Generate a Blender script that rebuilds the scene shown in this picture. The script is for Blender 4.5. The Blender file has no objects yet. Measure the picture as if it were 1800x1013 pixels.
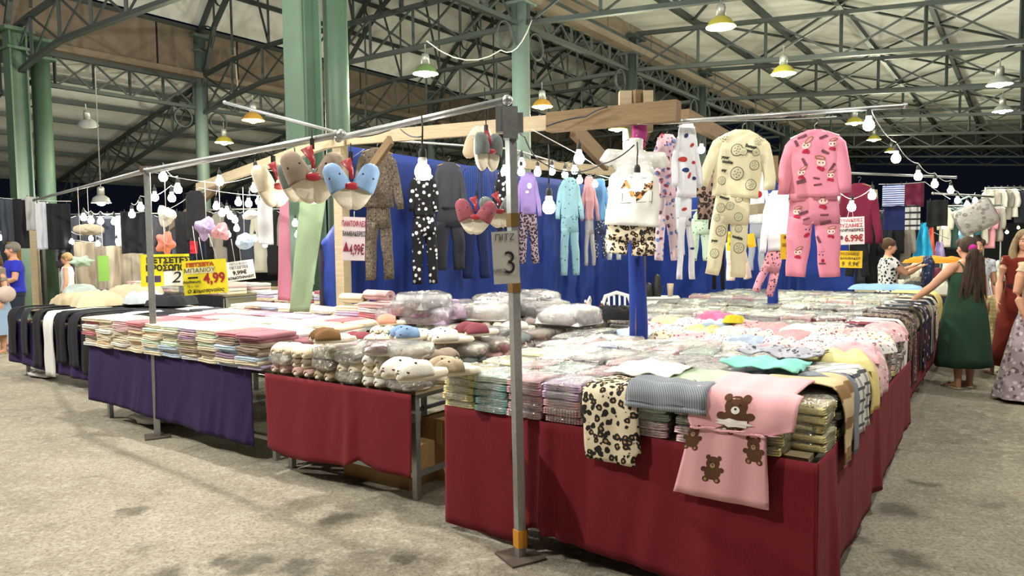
import bpy, bmesh, math, random
from mathutils import Vector, Matrix, noise
random.seed(7)
PI = math.pi
scene = bpy.context.scene
col = scene.collection
rnd = random.random
def ru(a, b): return a + (b - a) * random.random()

# ------------------------------------------------------------------ camera, world, exposure
F = 1280.0; CX, CY = 900.0, 506.5; CH = 1.65
pitch = math.atan((CY - 425) / F); roll = math.radians(0.66)
fwd = Vector((0, math.cos(pitch), -math.sin(pitch)))
up0 = Vector((0, math.sin(pitch), math.cos(pitch))); rt0 = Vector((1, 0, 0))
rt = rt0 * math.cos(roll) - up0 * math.sin(roll)
upv = rt0 * math.sin(roll) + up0 * math.cos(roll)
cd = bpy.data.cameras.new('camera'); cam = bpy.data.objects.new('camera', cd); col.objects.link(cam)
M3 = Matrix((rt, upv, -fwd)).transposed()
cam.matrix_world = Matrix.Translation((0, 0, CH)) @ M3.to_4x4()
cd.sensor_width = 36; cd.lens = F / 1800 * 36; cd.clip_end = 300; cd.clip_start = 0.05
scene.camera = cam
wd = bpy.data.worlds.new('night'); scene.world = wd; wd.use_nodes = True
wd.node_tree.nodes['Background'].inputs[0].default_value = (0.012, 0.016, 0.03, 1)
wd.node_tree.nodes['Background'].inputs[1].default_value = 0.14
vs = scene.view_settings
vs.view_transform = 'Standard'; vs.look = 'None'; vs.gamma = 1; vs.use_curve_mapping = False
vs.exposure = 0.98
HALL_W = 400.0        # wattage of one hall lamp
BULB_E = 44.0        # emission of one market bulb
try:
    scene.cycles.use_light_tree = True
    scene.cycles.max_bounces = 6; scene.cycles.diffuse_bounces = 3; scene.cycles.glossy_bounces = 3
    scene.cycles.transparent_max_bounces = 40; scene.cycles.sample_clamp_indirect = 6
except Exception: pass

def ray(px, py):
    return fwd + rt * ((px - CX) / F) - upv * ((py - CY) / F)
def P(px, py, Y):                       # the world point seen at a pixel at distance Y in front
    d = ray(px, py); return Vector((0, 0, CH)) + d * (Y / d.y)
def G(px, py, z=0.0):                   # ... at height z
    d = ray(px, py); return Vector((0, 0, CH)) + d * ((z - CH) / d.z)
O = G(915, 978, 0)
RZ = math.radians(-35)
UX = Vector((math.cos(RZ), math.sin(RZ), 0)); VY = Vector((-math.sin(RZ), math.cos(RZ), 0))
def W(u, v, z=0.0):                     # stall frame: u along the front to the left, v inwards
    return O + UX * (-u) + VY * v + Vector((0, 0, z))
H0 = Vector((0.23, 14.95, 0))
def HW(u, v, z=0.0): return H0 + UX * (-u) + VY * v + Vector((0, 0, z))

# ------------------------------------------------------------------ helpers
def setp(o, label=None, cat=None, group=None, kind=None):
    if label: o['label'] = label
    if cat: o['category'] = cat
    if group: o['group'] = group
    if kind: o['kind'] = kind
    return o
def ob(name, data, parent=None, loc=(0, 0, 0), rot=(0, 0, 0), sc=(1, 1, 1), **k):
    o = bpy.data.objects.new(name, data); col.objects.link(o)
    o.parent = parent; o.location = loc; o.rotation_euler = rot
    o.scale = (sc, sc, sc) if isinstance(sc, (int, float)) else sc
    return setp(o, **k)
def empty(name, loc=(0, 0, 0), rot=(0, 0, 0), sc=(1, 1, 1), **k):
    o = ob(name, None, None, loc, rot, sc, **k); o.empty_display_size = 0.1; return o
def wob(name, pts_mesh, parent, **k):   # mesh already in world coordinates, parented with identity
    o = ob(name, pts_mesh, None, **k)
    if parent is not None:
        o.parent = parent
        o.matrix_parent_inverse = (Matrix.Translation(parent.location) @ parent.rotation_euler.to_matrix().to_4x4()).inverted()
    return o

class MB:
    def __init__(s): s.v = []; s.f = []; s.m = []; s.mi = 0
    def add(s, vs_, fs):
        n = len(s.v); s.v += [tuple(p) for p in vs_]; s.f += [tuple(i + n for i in f) for f in fs]; s.m += [s.mi] * len(fs); return s
    def box(s, c, d, rot=None):
        hx, hy, hz = d[0] / 2, d[1] / 2, d[2] / 2
        pts = [Vector((x, y, z)) for x in (-hx, hx) for y in (-hy, hy) for z in (-hz, hz)]
        if rot is not None: pts = [rot @ p for p in pts]
        return s.add([p + Vector(c) for p in pts], [(0, 1, 3, 2), (4, 6, 7, 5), (0, 4, 5, 1), (2, 3, 7, 6), (0, 2, 6, 4), (1, 5, 7, 3)])
    def bar(s, a, b, w, h=None):
        a = Vector(a); b = Vector(b); d = b - a
        q = d.to_track_quat('X', 'Z').to_matrix()
        return s.box((a + b) / 2, (d.length, w, h or w), q)
    def tube(s, pts, r, n=8, r2=None, caps=True, flat=None, twist=0):
        # sweep an ellipse along pts; r a number or list of (rx, ry)
        pts = [Vector(p) for p in pts]; N = len(pts); vv = []
        for i, p in enumerate(pts):
            t = (pts[min(i + 1, N - 1)] - pts[max(i - 1, 0)]).normalized()
            ref = Vector(flat) if flat else (Vector((0, 0, 1)) if abs(t.z) < .95 else Vector((0, 1, 0)))
            a = (ref - t * ref.dot(t)).normalized(); b = t.cross(a)
            ri = r[i] if isinstance(r, (list, tuple)) else r
            rx, ry = ri if isinstance(ri, (list, tuple)) else (ri, ri)
            for k in range(n):
                th = 2 * PI * k / n
                vv.append(p + b * (rx * math.cos(th)) + a * (ry * math.sin(th)))
        ff = [(i * n + k, i * n + (k + 1) % n, (i + 1) * n + (k + 1) % n, (i + 1) * n + k) for i in range(N - 1) for k in range(n)]
        if caps: ff += [tuple(range(n))[::-1], tuple(range((N - 1) * n, N * n))]
        return s.add(vv, ff)
    def lathe(s, prof, n=16, c=(0, 0, 0), axis=None):
        vv = []; ff = []
        for (r, z) in prof:
            for k in range(n):
                p = Vector((r * math.cos(2 * PI * k / n), r * math.sin(2 * PI * k / n), z))
                if axis is not None: p = axis @ p
                vv.append(p + Vector(c))
        for i in range(len(prof) - 1):
            for k in range(n): ff.append((i * n + k, i * n + (k + 1) % n, (i + 1) * n + (k + 1) % n, (i + 1) * n + k))
        return s.add(vv, ff)
    def ell(s, c, r, n=12, m=8, rot=None):
        vv = []; ff = []
        for i in range(m + 1):
            ph = PI * i / m
            for k in range(n):
                p = Vector((r[0] * math.sin(ph) * math.cos(2 * PI * k / n), r[1] * math.sin(ph) * math.sin(2 * PI * k / n), r[2] * math.cos(ph)))
                if rot is not None: p = rot @ p
                vv.append(p + Vector(c))
        for i in range(m):
            for k in range(n): ff.append((i * n + k, (i + 1) * n + k, (i + 1) * n + (k + 1) % n, i * n + (k + 1) % n))
        return s.add(vv, ff)
    def grid(s, nx, ny, f, thick=0):
        vv = [f(i / nx, j / ny) for j in range(ny + 1) for i in range(nx + 1)]
        ff = [(j * (nx + 1) + i, j * (nx + 1) + i + 1, (j + 1) * (nx + 1) + i + 1, (j + 1) * (nx + 1) + i) for j in range(ny) for i in range(nx)]
        return s.add(vv, ff)
    def mesh(s, name, mats, smooth=True, tri=False, merge=False):
        me = bpy.data.meshes.new(name); me.from_pydata(s.v, [], s.f)
        for m in (mats if isinstance(mats, (list, tuple)) else [mats]): me.materials.append(m)
        me.polygons.foreach_set('material_index', s.m)
        if merge:
            bm = bmesh.new(); bm.from_mesh(me); bmesh.ops.remove_doubles(bm, verts=bm.verts, dist=1e-5); bm.to_mesh(me); bm.free()
        me.polygons.foreach_set('use_smooth', [smooth] * len(me.polygons)); me.update(); return me
def solid(me, t):                        # give a sheet real thickness
    nv = len(me.vertices); co = [v.co.copy() for v in me.vertices]; fs = [tuple(f.vertices) for f in me.polygons]
    nr = [Vector((0, 0, 0)) for _ in range(nv)]
    for f in fs:
        q = (co[f[2]] - co[f[0]]).cross(co[f[-1]] - co[f[1]])
        for i in f: nr[i] += q
    ed = {}
    for f in fs:
        for k in range(len(f)):
            e = (f[k], f[(k + 1) % len(f)]); ed[e] = 1
    bd = [e for e in ed if (e[1], e[0]) not in ed]
    v2 = co + [c - n.normalized() * t for c, n in zip(co, nr)]
    f2 = fs + [tuple(i + nv for i in reversed(f)) for f in fs] + [(e[1], e[0], e[0] + nv, e[1] + nv) for e in bd]
    out = bpy.data.meshes.new(me.name); out.from_pydata([tuple(v) for v in v2], [], f2)
    for m in me.materials: out.materials.append(m)
    out.polygons.foreach_set('use_smooth', [len(f) > 0 for f in f2]); out.update(); bpy.data.meshes.remove(me); return out
def remesh(mb, voxel, mats, name, smooth_n=2):
    me = mb.mesh(name + '_src', [], True, merge=True)
    o = bpy.data.objects.new('tmp', me); col.objects.link(o)
    m = o.modifiers.new('r', 'REMESH'); m.mode = 'VOXEL'; m.voxel_size = voxel
    s_ = o.modifiers.new('s', 'SMOOTH'); s_.factor = .5; s_.iterations = smooth_n
    dg = bpy.context.evaluated_depsgraph_get(); dg.update()
    out = bpy.data.meshes.new_from_object(o.evaluated_get(dg)); out.name = name
    bpy.data.objects.remove(o); bpy.data.meshes.remove(me)
    out.materials.clear()
    for q in (mats if isinstance(mats, (list, tuple)) else [mats]): out.materials.append(q)
    out.polygons.foreach_set('use_smooth', [True] * len(out.polygons)); return out
def pat(f, p, sc): return noise.noise(Vector(p) * sc) * f

# ------------------------------------------------------------------ materials
def srgb(h):
    if isinstance(h, str):
        c = [int(h[i:i + 2], 16) / 255 for i in (0, 2, 4)]
        c = [x / 12.92 if x <= .04045 else ((x + .055) / 1.055) ** 2.4 for x in c]
        return (*c, 1)
    return (*h[:3], 1)
MATS = {}
class NT:
    def __init__(s, name):
        s.m = bpy.data.materials.new(name); s.m.use_nodes = True; s.t = s.m.node_tree; s.b = s.t.nodes['Principled BSDF']
        s.out = s.t.nodes['Material Output']; s.co = s.n('ShaderNodeTexCoord').outputs['Object']
    def n(s, k, **p):
        x = s.t.nodes.new(k)
        for a, b in p.items(): setattr(x, a, b)
        return x
    def l(s, a, b): s.t.links.new(a, b)
    def noise(s, sc, det=3, rough=.5, co=None, dist=0):
        x = s.n('ShaderNodeTexNoise'); x.inputs['Scale'].default_value = sc; x.inputs['Detail'].default_value = det
        x.inputs['Roughness'].default_value = rough; x.inputs['Distortion'].default_value = dist; s.l(co or s.co, x.inputs['Vector']); return x.outputs['Fac']
    def vor(s, sc, out='Distance', feat='F1', co=None, rand=1):
        x = s.n('ShaderNodeTexVoronoi', feature=feat); x.inputs['Scale'].default_value = sc; x.inputs['Randomness'].default_value = rand
        s.l(co or s.co, x.inputs['Vector']); return x.outputs[out]
    def math(s, op, a, b=0, c=None, clamp=False):
        x = s.n('ShaderNodeMath', operation=op, use_clamp=clamp)
        for i, q in enumerate((a, b, c)):
            if q is None: continue
            if isinstance(q, (int, float)): x.inputs[i].default_value = q
            else: s.l(q, x.inputs[i])
        return x.outputs[0]
    def step(s, x, a, b):                # smooth 0..1 from a to b
        r = s.n('ShaderNodeMapRange', interpolation_type='SMOOTHSTEP'); s.l(x, r.inputs[0]); r.inputs[1].default_value = a; r.inputs[2].default_value = b
        return r.outputs[0]
    def mix(s, f, a, b):
        x = s.n('ShaderNodeMix', data_type='RGBA')
        for i, q in ((0, f), (6, a), (7, b)):
            if isinstance(q, (int, float)): x.inputs[i].default_value = q
            elif isinstance(q, tuple): x.inputs[i].default_value = q
            else: s.l(q, x.inputs[i])
        return x.outputs[2]
    def col(s, c):
        if isinstance(c, tuple): s.b.inputs['Base Color'].default_value = c
        else: s.l(c, s.b.inputs['Base Color'])
    def bump(s, h, st, d=.01):
        x = s.n('ShaderNodeBump'); x.inputs['Strength'].default_value = st; x.inputs['Distance'].default_value = d; s.l(h, x.inputs['Height']); s.l(x.outputs[0], s.b.inputs['Normal']); return x
    def fin(s, rough=.8, metal=0, coat=0, cr=.1, sheen=0, spec=.5):
        b = s.b.inputs; b['Roughness'].default_value = rough; b['Metallic'].default_value = metal
        b['Coat Weight'].default_value = coat; b['Coat Roughness'].default_value = cr; b['Sheen Weight'].default_value = sheen
        b['Specular IOR Level'].default_value = spec; return s.m
    def sep(s):
        x = s.n('ShaderNodeSeparateXYZ'); s.l(s.co, x.inputs[0]); return x.outputs
def fabric(hexc, var=.12, sc=60, rough=.9, bs=.25, key=None, terry=False):
    k = ('fab', hexc, terry)
    if k in MATS: return MATS[k]
    t = NT('cloth_' + hexc); c = srgb(hexc)
    n = t.noise(sc, 3); big = t.noise(5, 2)
    f = t.math('ADD', t.math('MULTIPLY', n, .6), t.math('MULTIPLY', big, .4))
    t.col(t.mix(f, tuple(x * (1 - var) for x in c[:3]) + (1,), tuple(min(1, x * (1 + var)) for x in c[:3]) + (1,)))
    t.bump(t.noise(220 if not terry else 130, 2), bs if not terry else .6, .004)
    MATS[k] = t.fin(rough, sheen=.02, spec=.3); return MATS[k]
def flat(hexc, rough=.6, metal=0, coat=0, name='paint', emit=0):
    k = ('flat', hexc, rough, metal, coat, emit)
    if k in MATS: return MATS[k]
    t = NT(name + '_' + hexc); c = srgb(hexc); n = t.noise(30, 3)
    t.col(t.mix(n, tuple(x * .93 for x in c[:3]) + (1,), tuple(min(1, x * 1.06) for x in c[:3]) + (1,)))
    if emit: t.b.inputs['Emission Color'].default_value = c; t.b.inputs['Emission Strength'].default_value = emit
    MATS[k] = t.fin(rough, metal, coat); return MATS[k]
def spots(bg, fg, sc, r=.32, soft=.04, fg2=None, key='dots', rand=1, rough=.88):
    k = (key, bg, fg, sc, r, fg2)
    if k in MATS: return MATS[k]
    t = NT('print_' + key); d = t.noise(sc * 1.5, 2)
    dd = t.math('ADD', t.vor(sc, rand=rand), t.math('MULTIPLY', t.math('SUBTRACT', d, .5), .25))
    m = t.step(dd, r + soft, r - soft)
    fgc = srgb(fg)
    if fg2:
        cc = t.vor(sc, 'Color', rand=rand); x = t.n('ShaderNodeSeparateColor'); t.l(cc, x.inputs[0])
        fgc = t.mix(t.step(x.outputs[0], .49, .51), srgb(fg), srgb(fg2))
    t.col(t.mix(m, srgb(bg), fgc)); t.bump(t.noise(200, 2), .2, .004)
    MATS[k] = t.fin(rough); return MATS[k]
def leopard(bg='d9c7a6', mid='a67c4a', dk='1c1613', sc=26, key='leopard'):
    k = (key, bg, mid, dk, sc)
    if k in MATS: return MATS[k]
    t = NT('print_leopard'); w = t.noise(sc * 1.3, 2, dist=.3)
    d = t.math('ADD', t.vor(sc), t.math('MULTIPLY', t.math('SUBTRACT', w, .5), .7))
    inner = t.step(d, .2, .14); ring = t.step(d, .53, .47)
    c = t.mix(ring, srgb(bg), srgb(dk)); c = t.mix(inner, c, srgb(mid))
    t.col(c); t.bump(t.noise(200, 2), .2, .004); MATS[k] = t.fin(.9); return MATS[k]
def floral(bg, cols, sc=22, r=.3, key='floral'):
    k = (key, bg, tuple(cols), sc)
    if k in MATS: return MATS[k]
    t = NT('print_floral'); base = srgb(bg); c = base
    for i, hc in enumerate(cols):
        mp = t.n('ShaderNodeMapping'); mp.inputs['Location'].default_value = (i * 3.3, i * 1.7, i * 2.1); t.l(t.co, mp.inputs[0])
        d = t.math('ADD', t.vor(sc * (1 + .25 * i), co=mp.outputs[0]), t.math('MULTIPLY', t.math('SUBTRACT', t.noise(sc * 2, 2), .5), .5))
        c = t.mix(t.step(d, r, r - .06), c, srgb(hc))
    t.col(c); t.bump(t.noise(200, 2), .2, .004); MATS[k] = t.fin(.9); return MATS[k]
def stripes(bg, fg, n, axis=2, w=.5, key='stripe', two=None):
    k = (key, bg, fg, n, axis, w)
    if k in MATS: return MATS[k]
    t = NT('print_stripe'); s = t.sep()
    x = t.math('FRACT', t.math('MULTIPLY', s[axis], n)); m = t.step(x, w - .02, w + .02); c = t.mix(m, srgb(bg), srgb(fg))
    if two is not None:
        y = t.math('FRACT', t.math('MULTIPLY', s[two], n)); c = t.mix(t.math('MULTIPLY', t.step(y, w - .02, w + .02), .6), c, srgb(fg))
    t.col(c); MATS[k] = t.fin(.9); return MATS[k]

# the clear plastic of the bags: thin, crumpled, glossy
t = NT('clear_plastic')
g = t.n('ShaderNodeBsdfGlossy'); g.inputs['Roughness'].default_value = .13; g.inputs['Color'].default_value = (.95, .95, .96, 1)
tr = t.n('ShaderNodeBsdfTransparent'); tr.inputs['Color'].default_value = (.97, .97, .98, 1)
mx = t.n('ShaderNodeMixShader'); fr = t.n('ShaderNodeFresnel'); fr.inputs[0].default_value = 1.5
bp = t.n('ShaderNodeBump'); bp.inputs['Strength'].default_value = 1.0; bp.inputs['Distance'].default_value = .035
cr_ = t.math('ADD', t.math('ABSOLUTE', t.math('SUBTRACT', t.noise(11, 3, .6, dist=1.6), .5)), t.math('MULTIPLY', t.math('ABSOLUTE', t.math('SUBTRACT', t.noise(34, 2, .6, dist=1.), .5)), .5)); t.l(cr_, bp.inputs['Height']); t.l(bp.outputs[0], g.inputs['Normal']); t.l(bp.outputs[0], fr.inputs['Normal'])
t.l(t.math('ADD', t.math('MULTIPLY', fr.outputs[0], 1.1), .2, clamp=True), mx.inputs[0]); t.l(tr.outputs[0], mx.inputs[1]); t.l(g.outputs[0], mx.inputs[2]); df = t.n('ShaderNodeBsdfDiffuse'); df.inputs[0].default_value = (.9, .9, .9, 1); t.l(bp.outputs[0], df.inputs['Normal']); m2 = t.n('ShaderNodeMixShader'); m2.inputs[0].default_value = .07; t.l(mx.outputs[0], m2.inputs[1]); t.l(df.outputs[0], m2.inputs[2]); t.l(m2.outputs[0], t.out.inputs[0])
PLASTIC = t.m
# metals
t = NT('galvanised_steel'); n = t.noise(40, 4, .6); t.col(t.mix(n, srgb('8a8d8c'), srgb('b9bcba'))); t.bump(n, .15, .002); GALV = t.fin(.42, .75)
t = NT('dark_steel'); n = t.noise(25, 4, .6); t.col(t.mix(n, srgb('3c4143'), srgb('5f6463'))); DSTEEL = t.fin(.5, .4)
t = NT('rusty_steel'); n = t.noise(30, 4, .6); t.col(t.mix(n, srgb('4a3c34'), srgb('6e6258'))); RUST = t.fin(.8, .2)
t = NT('roof_iron'); n = t.noise(3, 4, .6); t.col(t.mix(n, srgb('262c2b'), srgb('3a4240'))); IRON = t.fin(.6, .1)
t = NT('green_iron'); n = t.noise(3, 5, .6); n2 = t.noise(.8, 3)
t.col(t.mix(t.math('MULTIPLY', n, n2), srgb('3b5241'), srgb('5a7661'))); t.bump(t.noise(15, 3), .2, .01); GREEN = t.fin(.55)
t = NT('weathered_wood'); mp = t.n('ShaderNodeMapping'); mp.inputs['Scale'].default_value = (1.5, 22, 22); t.l(t.co, mp.inputs[0])
n = t.noise(3, 5, .65, co=mp.outputs[0], dist=.6); t.col(t.mix(n, srgb('8c7c62'), srgb('c4b595'))); t.bump(n, .3, .004); WOOD = t.fin(.8)
t = NT('old_wood'); mp = t.n('ShaderNodeMapping'); mp.inputs['Scale'].default_value = (1.5, 18, 18); t.l(t.co, mp.inputs[0])
n = t.noise(3, 5, .7, co=mp.outputs[0], dist=1.); t.col(t.mix(n, srgb('443728'), srgb('8f7551'))); t.bump(n, .4, .006); OLDWOOD = t.fin(.85)
t = NT('roof_sheet'); n = t.noise(.7, 4, .6); s_ = t.noise(9, 4, .7); c = t.mix(n, srgb('bcbdb9'), srgb('d6d7d2')); t.col(t.mix(t.math('MULTIPLY', s_, .35), c, srgb('83837d'))); t.bump(t.noise(5, 3), .3, .03); ROOF = t.fin(.85)
t = NT('clerestory_sheet'); n = t.noise(1.2, 4, .6); t.col(t.mix(n, srgb('54483a'), srgb('75685a'))); CLER = t.fin(.8)
t = NT('cardboard'); n = t.noise(12, 3); t.col(t.mix(n, srgb('86683f'), srgb('a98657'))); CARD = t.fin(.85)
t = NT('bulb_glass'); e = t.n('ShaderNodeEmission'); e.inputs[0].default_value = (1, .97, .9, 1); e.inputs[1].default_value = BULB_E; t.l(e.outputs[0], t.out.inputs[0]); BULB = t.m
def emis(h, st):
    k = ('em', h, st)
    if k not in MATS:
        t = NT('lit_' + h); e = t.n('ShaderNodeEmission'); e.inputs[0].default_value = srgb(h); e.inputs[1].default_value = st; t.l(e.outputs[0], t.out.inputs[0]); MATS[k] = t.m
    return MATS[k]
BLACK = flat('141414', .6, name='black_plastic'); WHITE = flat('e4e4e0', .5, name='white_plastic')
SKIN = NT('skin'); n = SKIN.noise(20, 3); SKIN.col(SKIN.mix(n, srgb('b98468'), srgb('cc9a7c'))); SKIN.b.inputs['Subsurface Weight'].default_value = .0; SKIN = SKIN.fin(.55)
SKIN2 = flat('c89478', .55, name='skin')
def hairmat(a, b):
    t = NT('hair'); mp = t.n('ShaderNodeMapping'); mp.inputs['Scale'].default_value = (60, 60, 4); t.l(t.co, mp.inputs[0]); n = t.noise(2, 4, .6, co=mp.outputs[0])
    t.col(t.mix(n, srgb(a), srgb(b))); t.bump(n, .9, .02); return t.fin(.62)

# ------------------------------------------------------------------ ground
t = NT('concrete')
fine = t.noise(45, 6, .8); mid = t.noise(4, 5, .65); big = t.noise(.6, 4, .6); agg = t.vor(70)
c = t.mix(t.step(big, .3, .7), srgb('847c6d'), srgb('aca48f'))
c = t.mix(t.math('MULTIPLY', t.step(mid, .45, .75), .5), c, srgb('b9b3a3'))
c = t.mix(t.math('MULTIPLY', t.step(fine, .42, .66), .8), c, srgb('5a544a'))
c = t.mix(t.math('MULTIPLY', t.step(t.noise(14, 6, .85), .5, .62), .45), c, srgb('c4beaf'))
c = t.mix(t.math('MULTIPLY', t.step(agg, .22, .1), .35), c, srgb('c9c2b2'))
c = t.mix(t.math('MULTIPLY', t.step(t.noise(2.2, 5, .7, dist=.5), .56, .72), .5), c, srgb('4b4439'))
co2 = t.n('ShaderNodeVectorMath', operation='ADD'); nz = t.n('ShaderNodeTexNoise'); nz.inputs['Scale'].default_value = 5; nz.inputs['Detail'].default_value = 4
t.l(t.co, nz.inputs['Vector']); sc_ = t.n('ShaderNodeVectorMath', operation='SCALE'); sc_.inputs[3].default_value = .32; t.l(nz.outputs['Color'], sc_.inputs[0])
t.l(t.co, co2.inputs[0]); t.l(sc_.outputs[0], co2.inputs[1])
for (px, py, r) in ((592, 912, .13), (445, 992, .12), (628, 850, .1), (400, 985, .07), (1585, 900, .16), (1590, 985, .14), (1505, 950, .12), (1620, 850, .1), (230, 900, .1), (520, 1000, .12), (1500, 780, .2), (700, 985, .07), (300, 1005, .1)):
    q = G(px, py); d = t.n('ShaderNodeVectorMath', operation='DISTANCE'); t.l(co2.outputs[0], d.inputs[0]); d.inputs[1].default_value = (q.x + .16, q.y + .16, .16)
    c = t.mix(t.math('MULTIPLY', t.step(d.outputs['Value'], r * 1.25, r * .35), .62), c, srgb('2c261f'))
t.col(c); t.bump(t.math('ADD', fine, t.math('MULTIPLY', agg, .5)), .55, .012); CONC = t.fin(.85)
mb = MB(); mb.grid(40, 40, lambda a, b: Vector((-55 + 110 * a, -15 + 110 * b, 0)))
ob('floor', mb.mesh('floor', CONC, False), kind='structure', label='worn concrete market floor with dark stains')
# ------------------------------------------------------------------ the market hall: columns, lattice girders, roof
unit = {}
def ubox(m):                            # one shared unit bar along X for every lattice member of a material
    if m.name not in unit:
        b = MB(); b.box((.5, 0, 0), (1, 1, 1)); unit[m.name] = b.mesh('bar_' + m.name, m, False)
    return unit[m.name]
def member(name, a, b, w, h, m, parent, acc=None):
    a = Vector(a); b = Vector(b); d = b - a
    if acc is not None: acc.bar(a, b, w, h); return
    q = d.to_track_quat('X', 'Z').to_euler()
    o = ob(name, ubox(m), None, a, q, (d.length, w, h)); o.parent = parent; return o
def ringmesh(r, th, w):
    b = MB(); n = 20; vv = []
    for k in range(n):
        c, s = math.cos(2 * PI * k / n), math.sin(2 * PI * k / n)
        for (rr, y) in ((r - th, -w), (r, -w), (r, w), (r - th, w)): vv.append((rr * c, y, rr * s))
    b.add(vv, [(4 * k + j, 4 * k + (j + 1) % 4, 4 * ((k + 1) % n) + (j + 1) % 4, 4 * ((k + 1) % n) + j) for k in range(n) for j in range(4)])
    return b.mesh('ring', IRON, True)
RINGS = {}
def ring(c, r, ang, parent):
    k = round(r, 2)
    if k not in RINGS: RINGS[k] = ringmesh(r, .035, .03)
    o = ob('ring', RINGS[k], None, c, (0, 0, ang)); o.parent = parent
def girder(name, fa, fb, za, zb, depth, n, label, joined=False, haunch=0, ch=.09):
    # lattice girder between two points of the plan, bottom chord at za / zb
    root = empty(name, (0, 0, 0), kind='structure', label=label); acc = MB() if joined else None
    A = Vector(fa); B = Vector(fb)
    def pt(s, top):
        q = A.lerp(B, s); z = za + (zb - za) * s - (haunch * max(0, (s - .72) / .28) ** 1.5 if not top else haunch * .7 * max(0, (s - .72) / .28) ** 1.5)
        return Vector((q.x, q.y, z + (depth if top else 0)))
    for top in (0, 1):
        nm = ('bottom_chord', 'top_chord')[top]
        if haunch:
            for i in range(n): member(nm, pt(i / n, top), pt((i + 1) / n, top), .12, ch, IRON, root, acc)
        else: member(nm, pt(0, top), pt(1, top), .12, ch, IRON, root, acc)
    for i in range(n + 1): member('upright', pt(i / n, 0), pt(i / n, 1), .05, .06, IRON, root, acc)
    for i in range(n):
        member('brace', pt(i / n, 0), pt((i + 1) / n, 1), .03, .045, IRON, root, acc)
        member('brace', pt((i + 1) / n, 0), pt(i / n, 1), .03, .045, IRON, root, acc)
    if joined: o = ob('lattice', acc.mesh('lattice', IRON, False), kind='stuff'); o.parent = root
    return root
ANG = math.radians(-35)
NAVE = 11.2
def kv(k): return 5.0 * k if k >= 0 else -5.0
def nave_pt(s, k, off=0.0):             # arched rafter profile: s 0..1 across the nave
    u = NAVE * s; x = abs(s - .5) * 2
    z = 7.8 + 3.6 * (1 - x ** 2.0)
    return HW(u, kv(k), z - off)
for k in range(-1, 8):
    far = k >= 4
    girder('nave_girder', HW(0.2, kv(k)), HW(NAVE - .2, kv(k)), 6.0, 6.0, .9, 8, 'dark lattice tie girder crossing the nave under the roof', far, haunch=.55)
    if k >= 0: girder('aisle_girder', HW(-.2, kv(k)), HW(-13.1, kv(k)), 6.0, 5.02, .9, 8, 'dark lattice girder carrying the sloping aisle roof over the stalls', far)
    if k <= 5: girder('rear_aisle_girder', HW(NAVE + .2, kv(k)), HW(NAVE + 9.4, kv(k)), 5.3, 3.0, .95, 7, 'dark lattice girder under the low rear aisle roof', far)
    # arched rafters with rings
    root = empty('arched_rafter', (0, 0, 0), kind='structure', label='dark arched double rafter with ring ornaments'); acc = MB() if far else None
    N = 14
    for i in range(N):
        a, b = nave_pt(i / N, k, .12), nave_pt((i + 1) / N, k, .12); c, d = nave_pt(i / N, k, .95 + (.9 if i in (0, N) else 0)), nave_pt((i + 1) / N, k, .95 + (.9 if i + 1 == N else 0))
        member('upper_chord', a, b, .12, .1, IRON, root, acc); member('lower_chord', c, d, .12, .1, IRON, root, acc)
        if not far:
            m_ = (a + b + c + d) / 4; ring(m_, .36, ANG, root)
            member('upright', a, c, .04, .05, IRON, root)
            # braces between lower chord and tie girder
            if 0 < i < N and i % 2 == 0 and k < 3: member('hanger', c, Vector((c.x, c.y, 6.9)), .05, .05, IRON, root); 
            if i % 2 == 0 and 1 < i < N - 2: member('brace', Vector((c.x, c.y, 6.9)), Vector((d.x, d.y, d.z)), .04, .05, IRON, root)
    if far: o = ob('lattice', acc.mesh('lattice', IRON, False), kind='stuff'); o.parent = root
# girders along the two column rows
for k in range(-1, 7):
    for u in (0, NAVE):
        a = kv(k) + .2; b = kv(k + 1) - .2
        r = girder('row_girder', HW(u, a), HW(u, b), 6.0 if u == 0 else 5.6, 6.0 if u == 0 else 5.6, .75, 5, 'dark lattice girder running between two roof columns', k >= 3)
        if k < 3:
            for s in (a + .35, b - .35): ring(HW(u, s, (6.0 if u == 0 else 5.6) - .32), .28, PI / 2 + ANG, r)
# purlins and roof sheets
def sheet(name, f, nx, ny, m, label, kind='structure', parent=None):
    mb = MB(); mb.grid(nx, ny, f); return ob(name, mb.mesh(name, m, False), parent, kind=kind, label=label)
sheet('ceiling', lambda a, b: HW(-13.4 * a, -16 + 56 * b, 6.98 - 1.02 * a + .2), 8, 28, ROOF, 'pale roof sheeting above the stalls')
sheet('ceiling', lambda a, b: HW(NAVE * a, -16 + 56 * b, 7.8 + 3.6 * (1 - abs(a - .5) ** 2 * 4) + .15), 14, 28, ROOF, 'pale arched roof sheeting over the nave')
sheet('ceiling', lambda a, b: HW(NAVE + .1 + 9.8 * a, -16 + 56 * b, 6.35 - 2.35 * a + .2), 8, 28, ROOF, 'pale sheeting of the low rear aisle roof')
pr = empty('roof_purlins', (0, 0, 0), kind='structure', label='dark purlins running the length of the roof')
for i in range(1, 9): member('purlin', HW(-13.3 * i / 8, -14, 7.1 - .99 * i / 8), HW(-13.3 * i / 8, 39, 7.1 - .99 * i / 8), .1, .14, IRON, pr)
for i in range(0, 15):
    q = nave_pt(i / 14, 0, -.02); member('purlin', HW(NAVE * i / 14, -14, q.z), HW(NAVE * i / 14, 39, q.z), .09, .12, IRON, pr)
for i in range(0, 8): member('purlin', HW(NAVE + 9.4 * i / 7, -14, 6.4 - 2.3 * i / 7), HW(NAVE + 9.4 * i / 7, 39, 6.4 - 2.3 * i / 7), .09, .13, IRON, pr)
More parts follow.
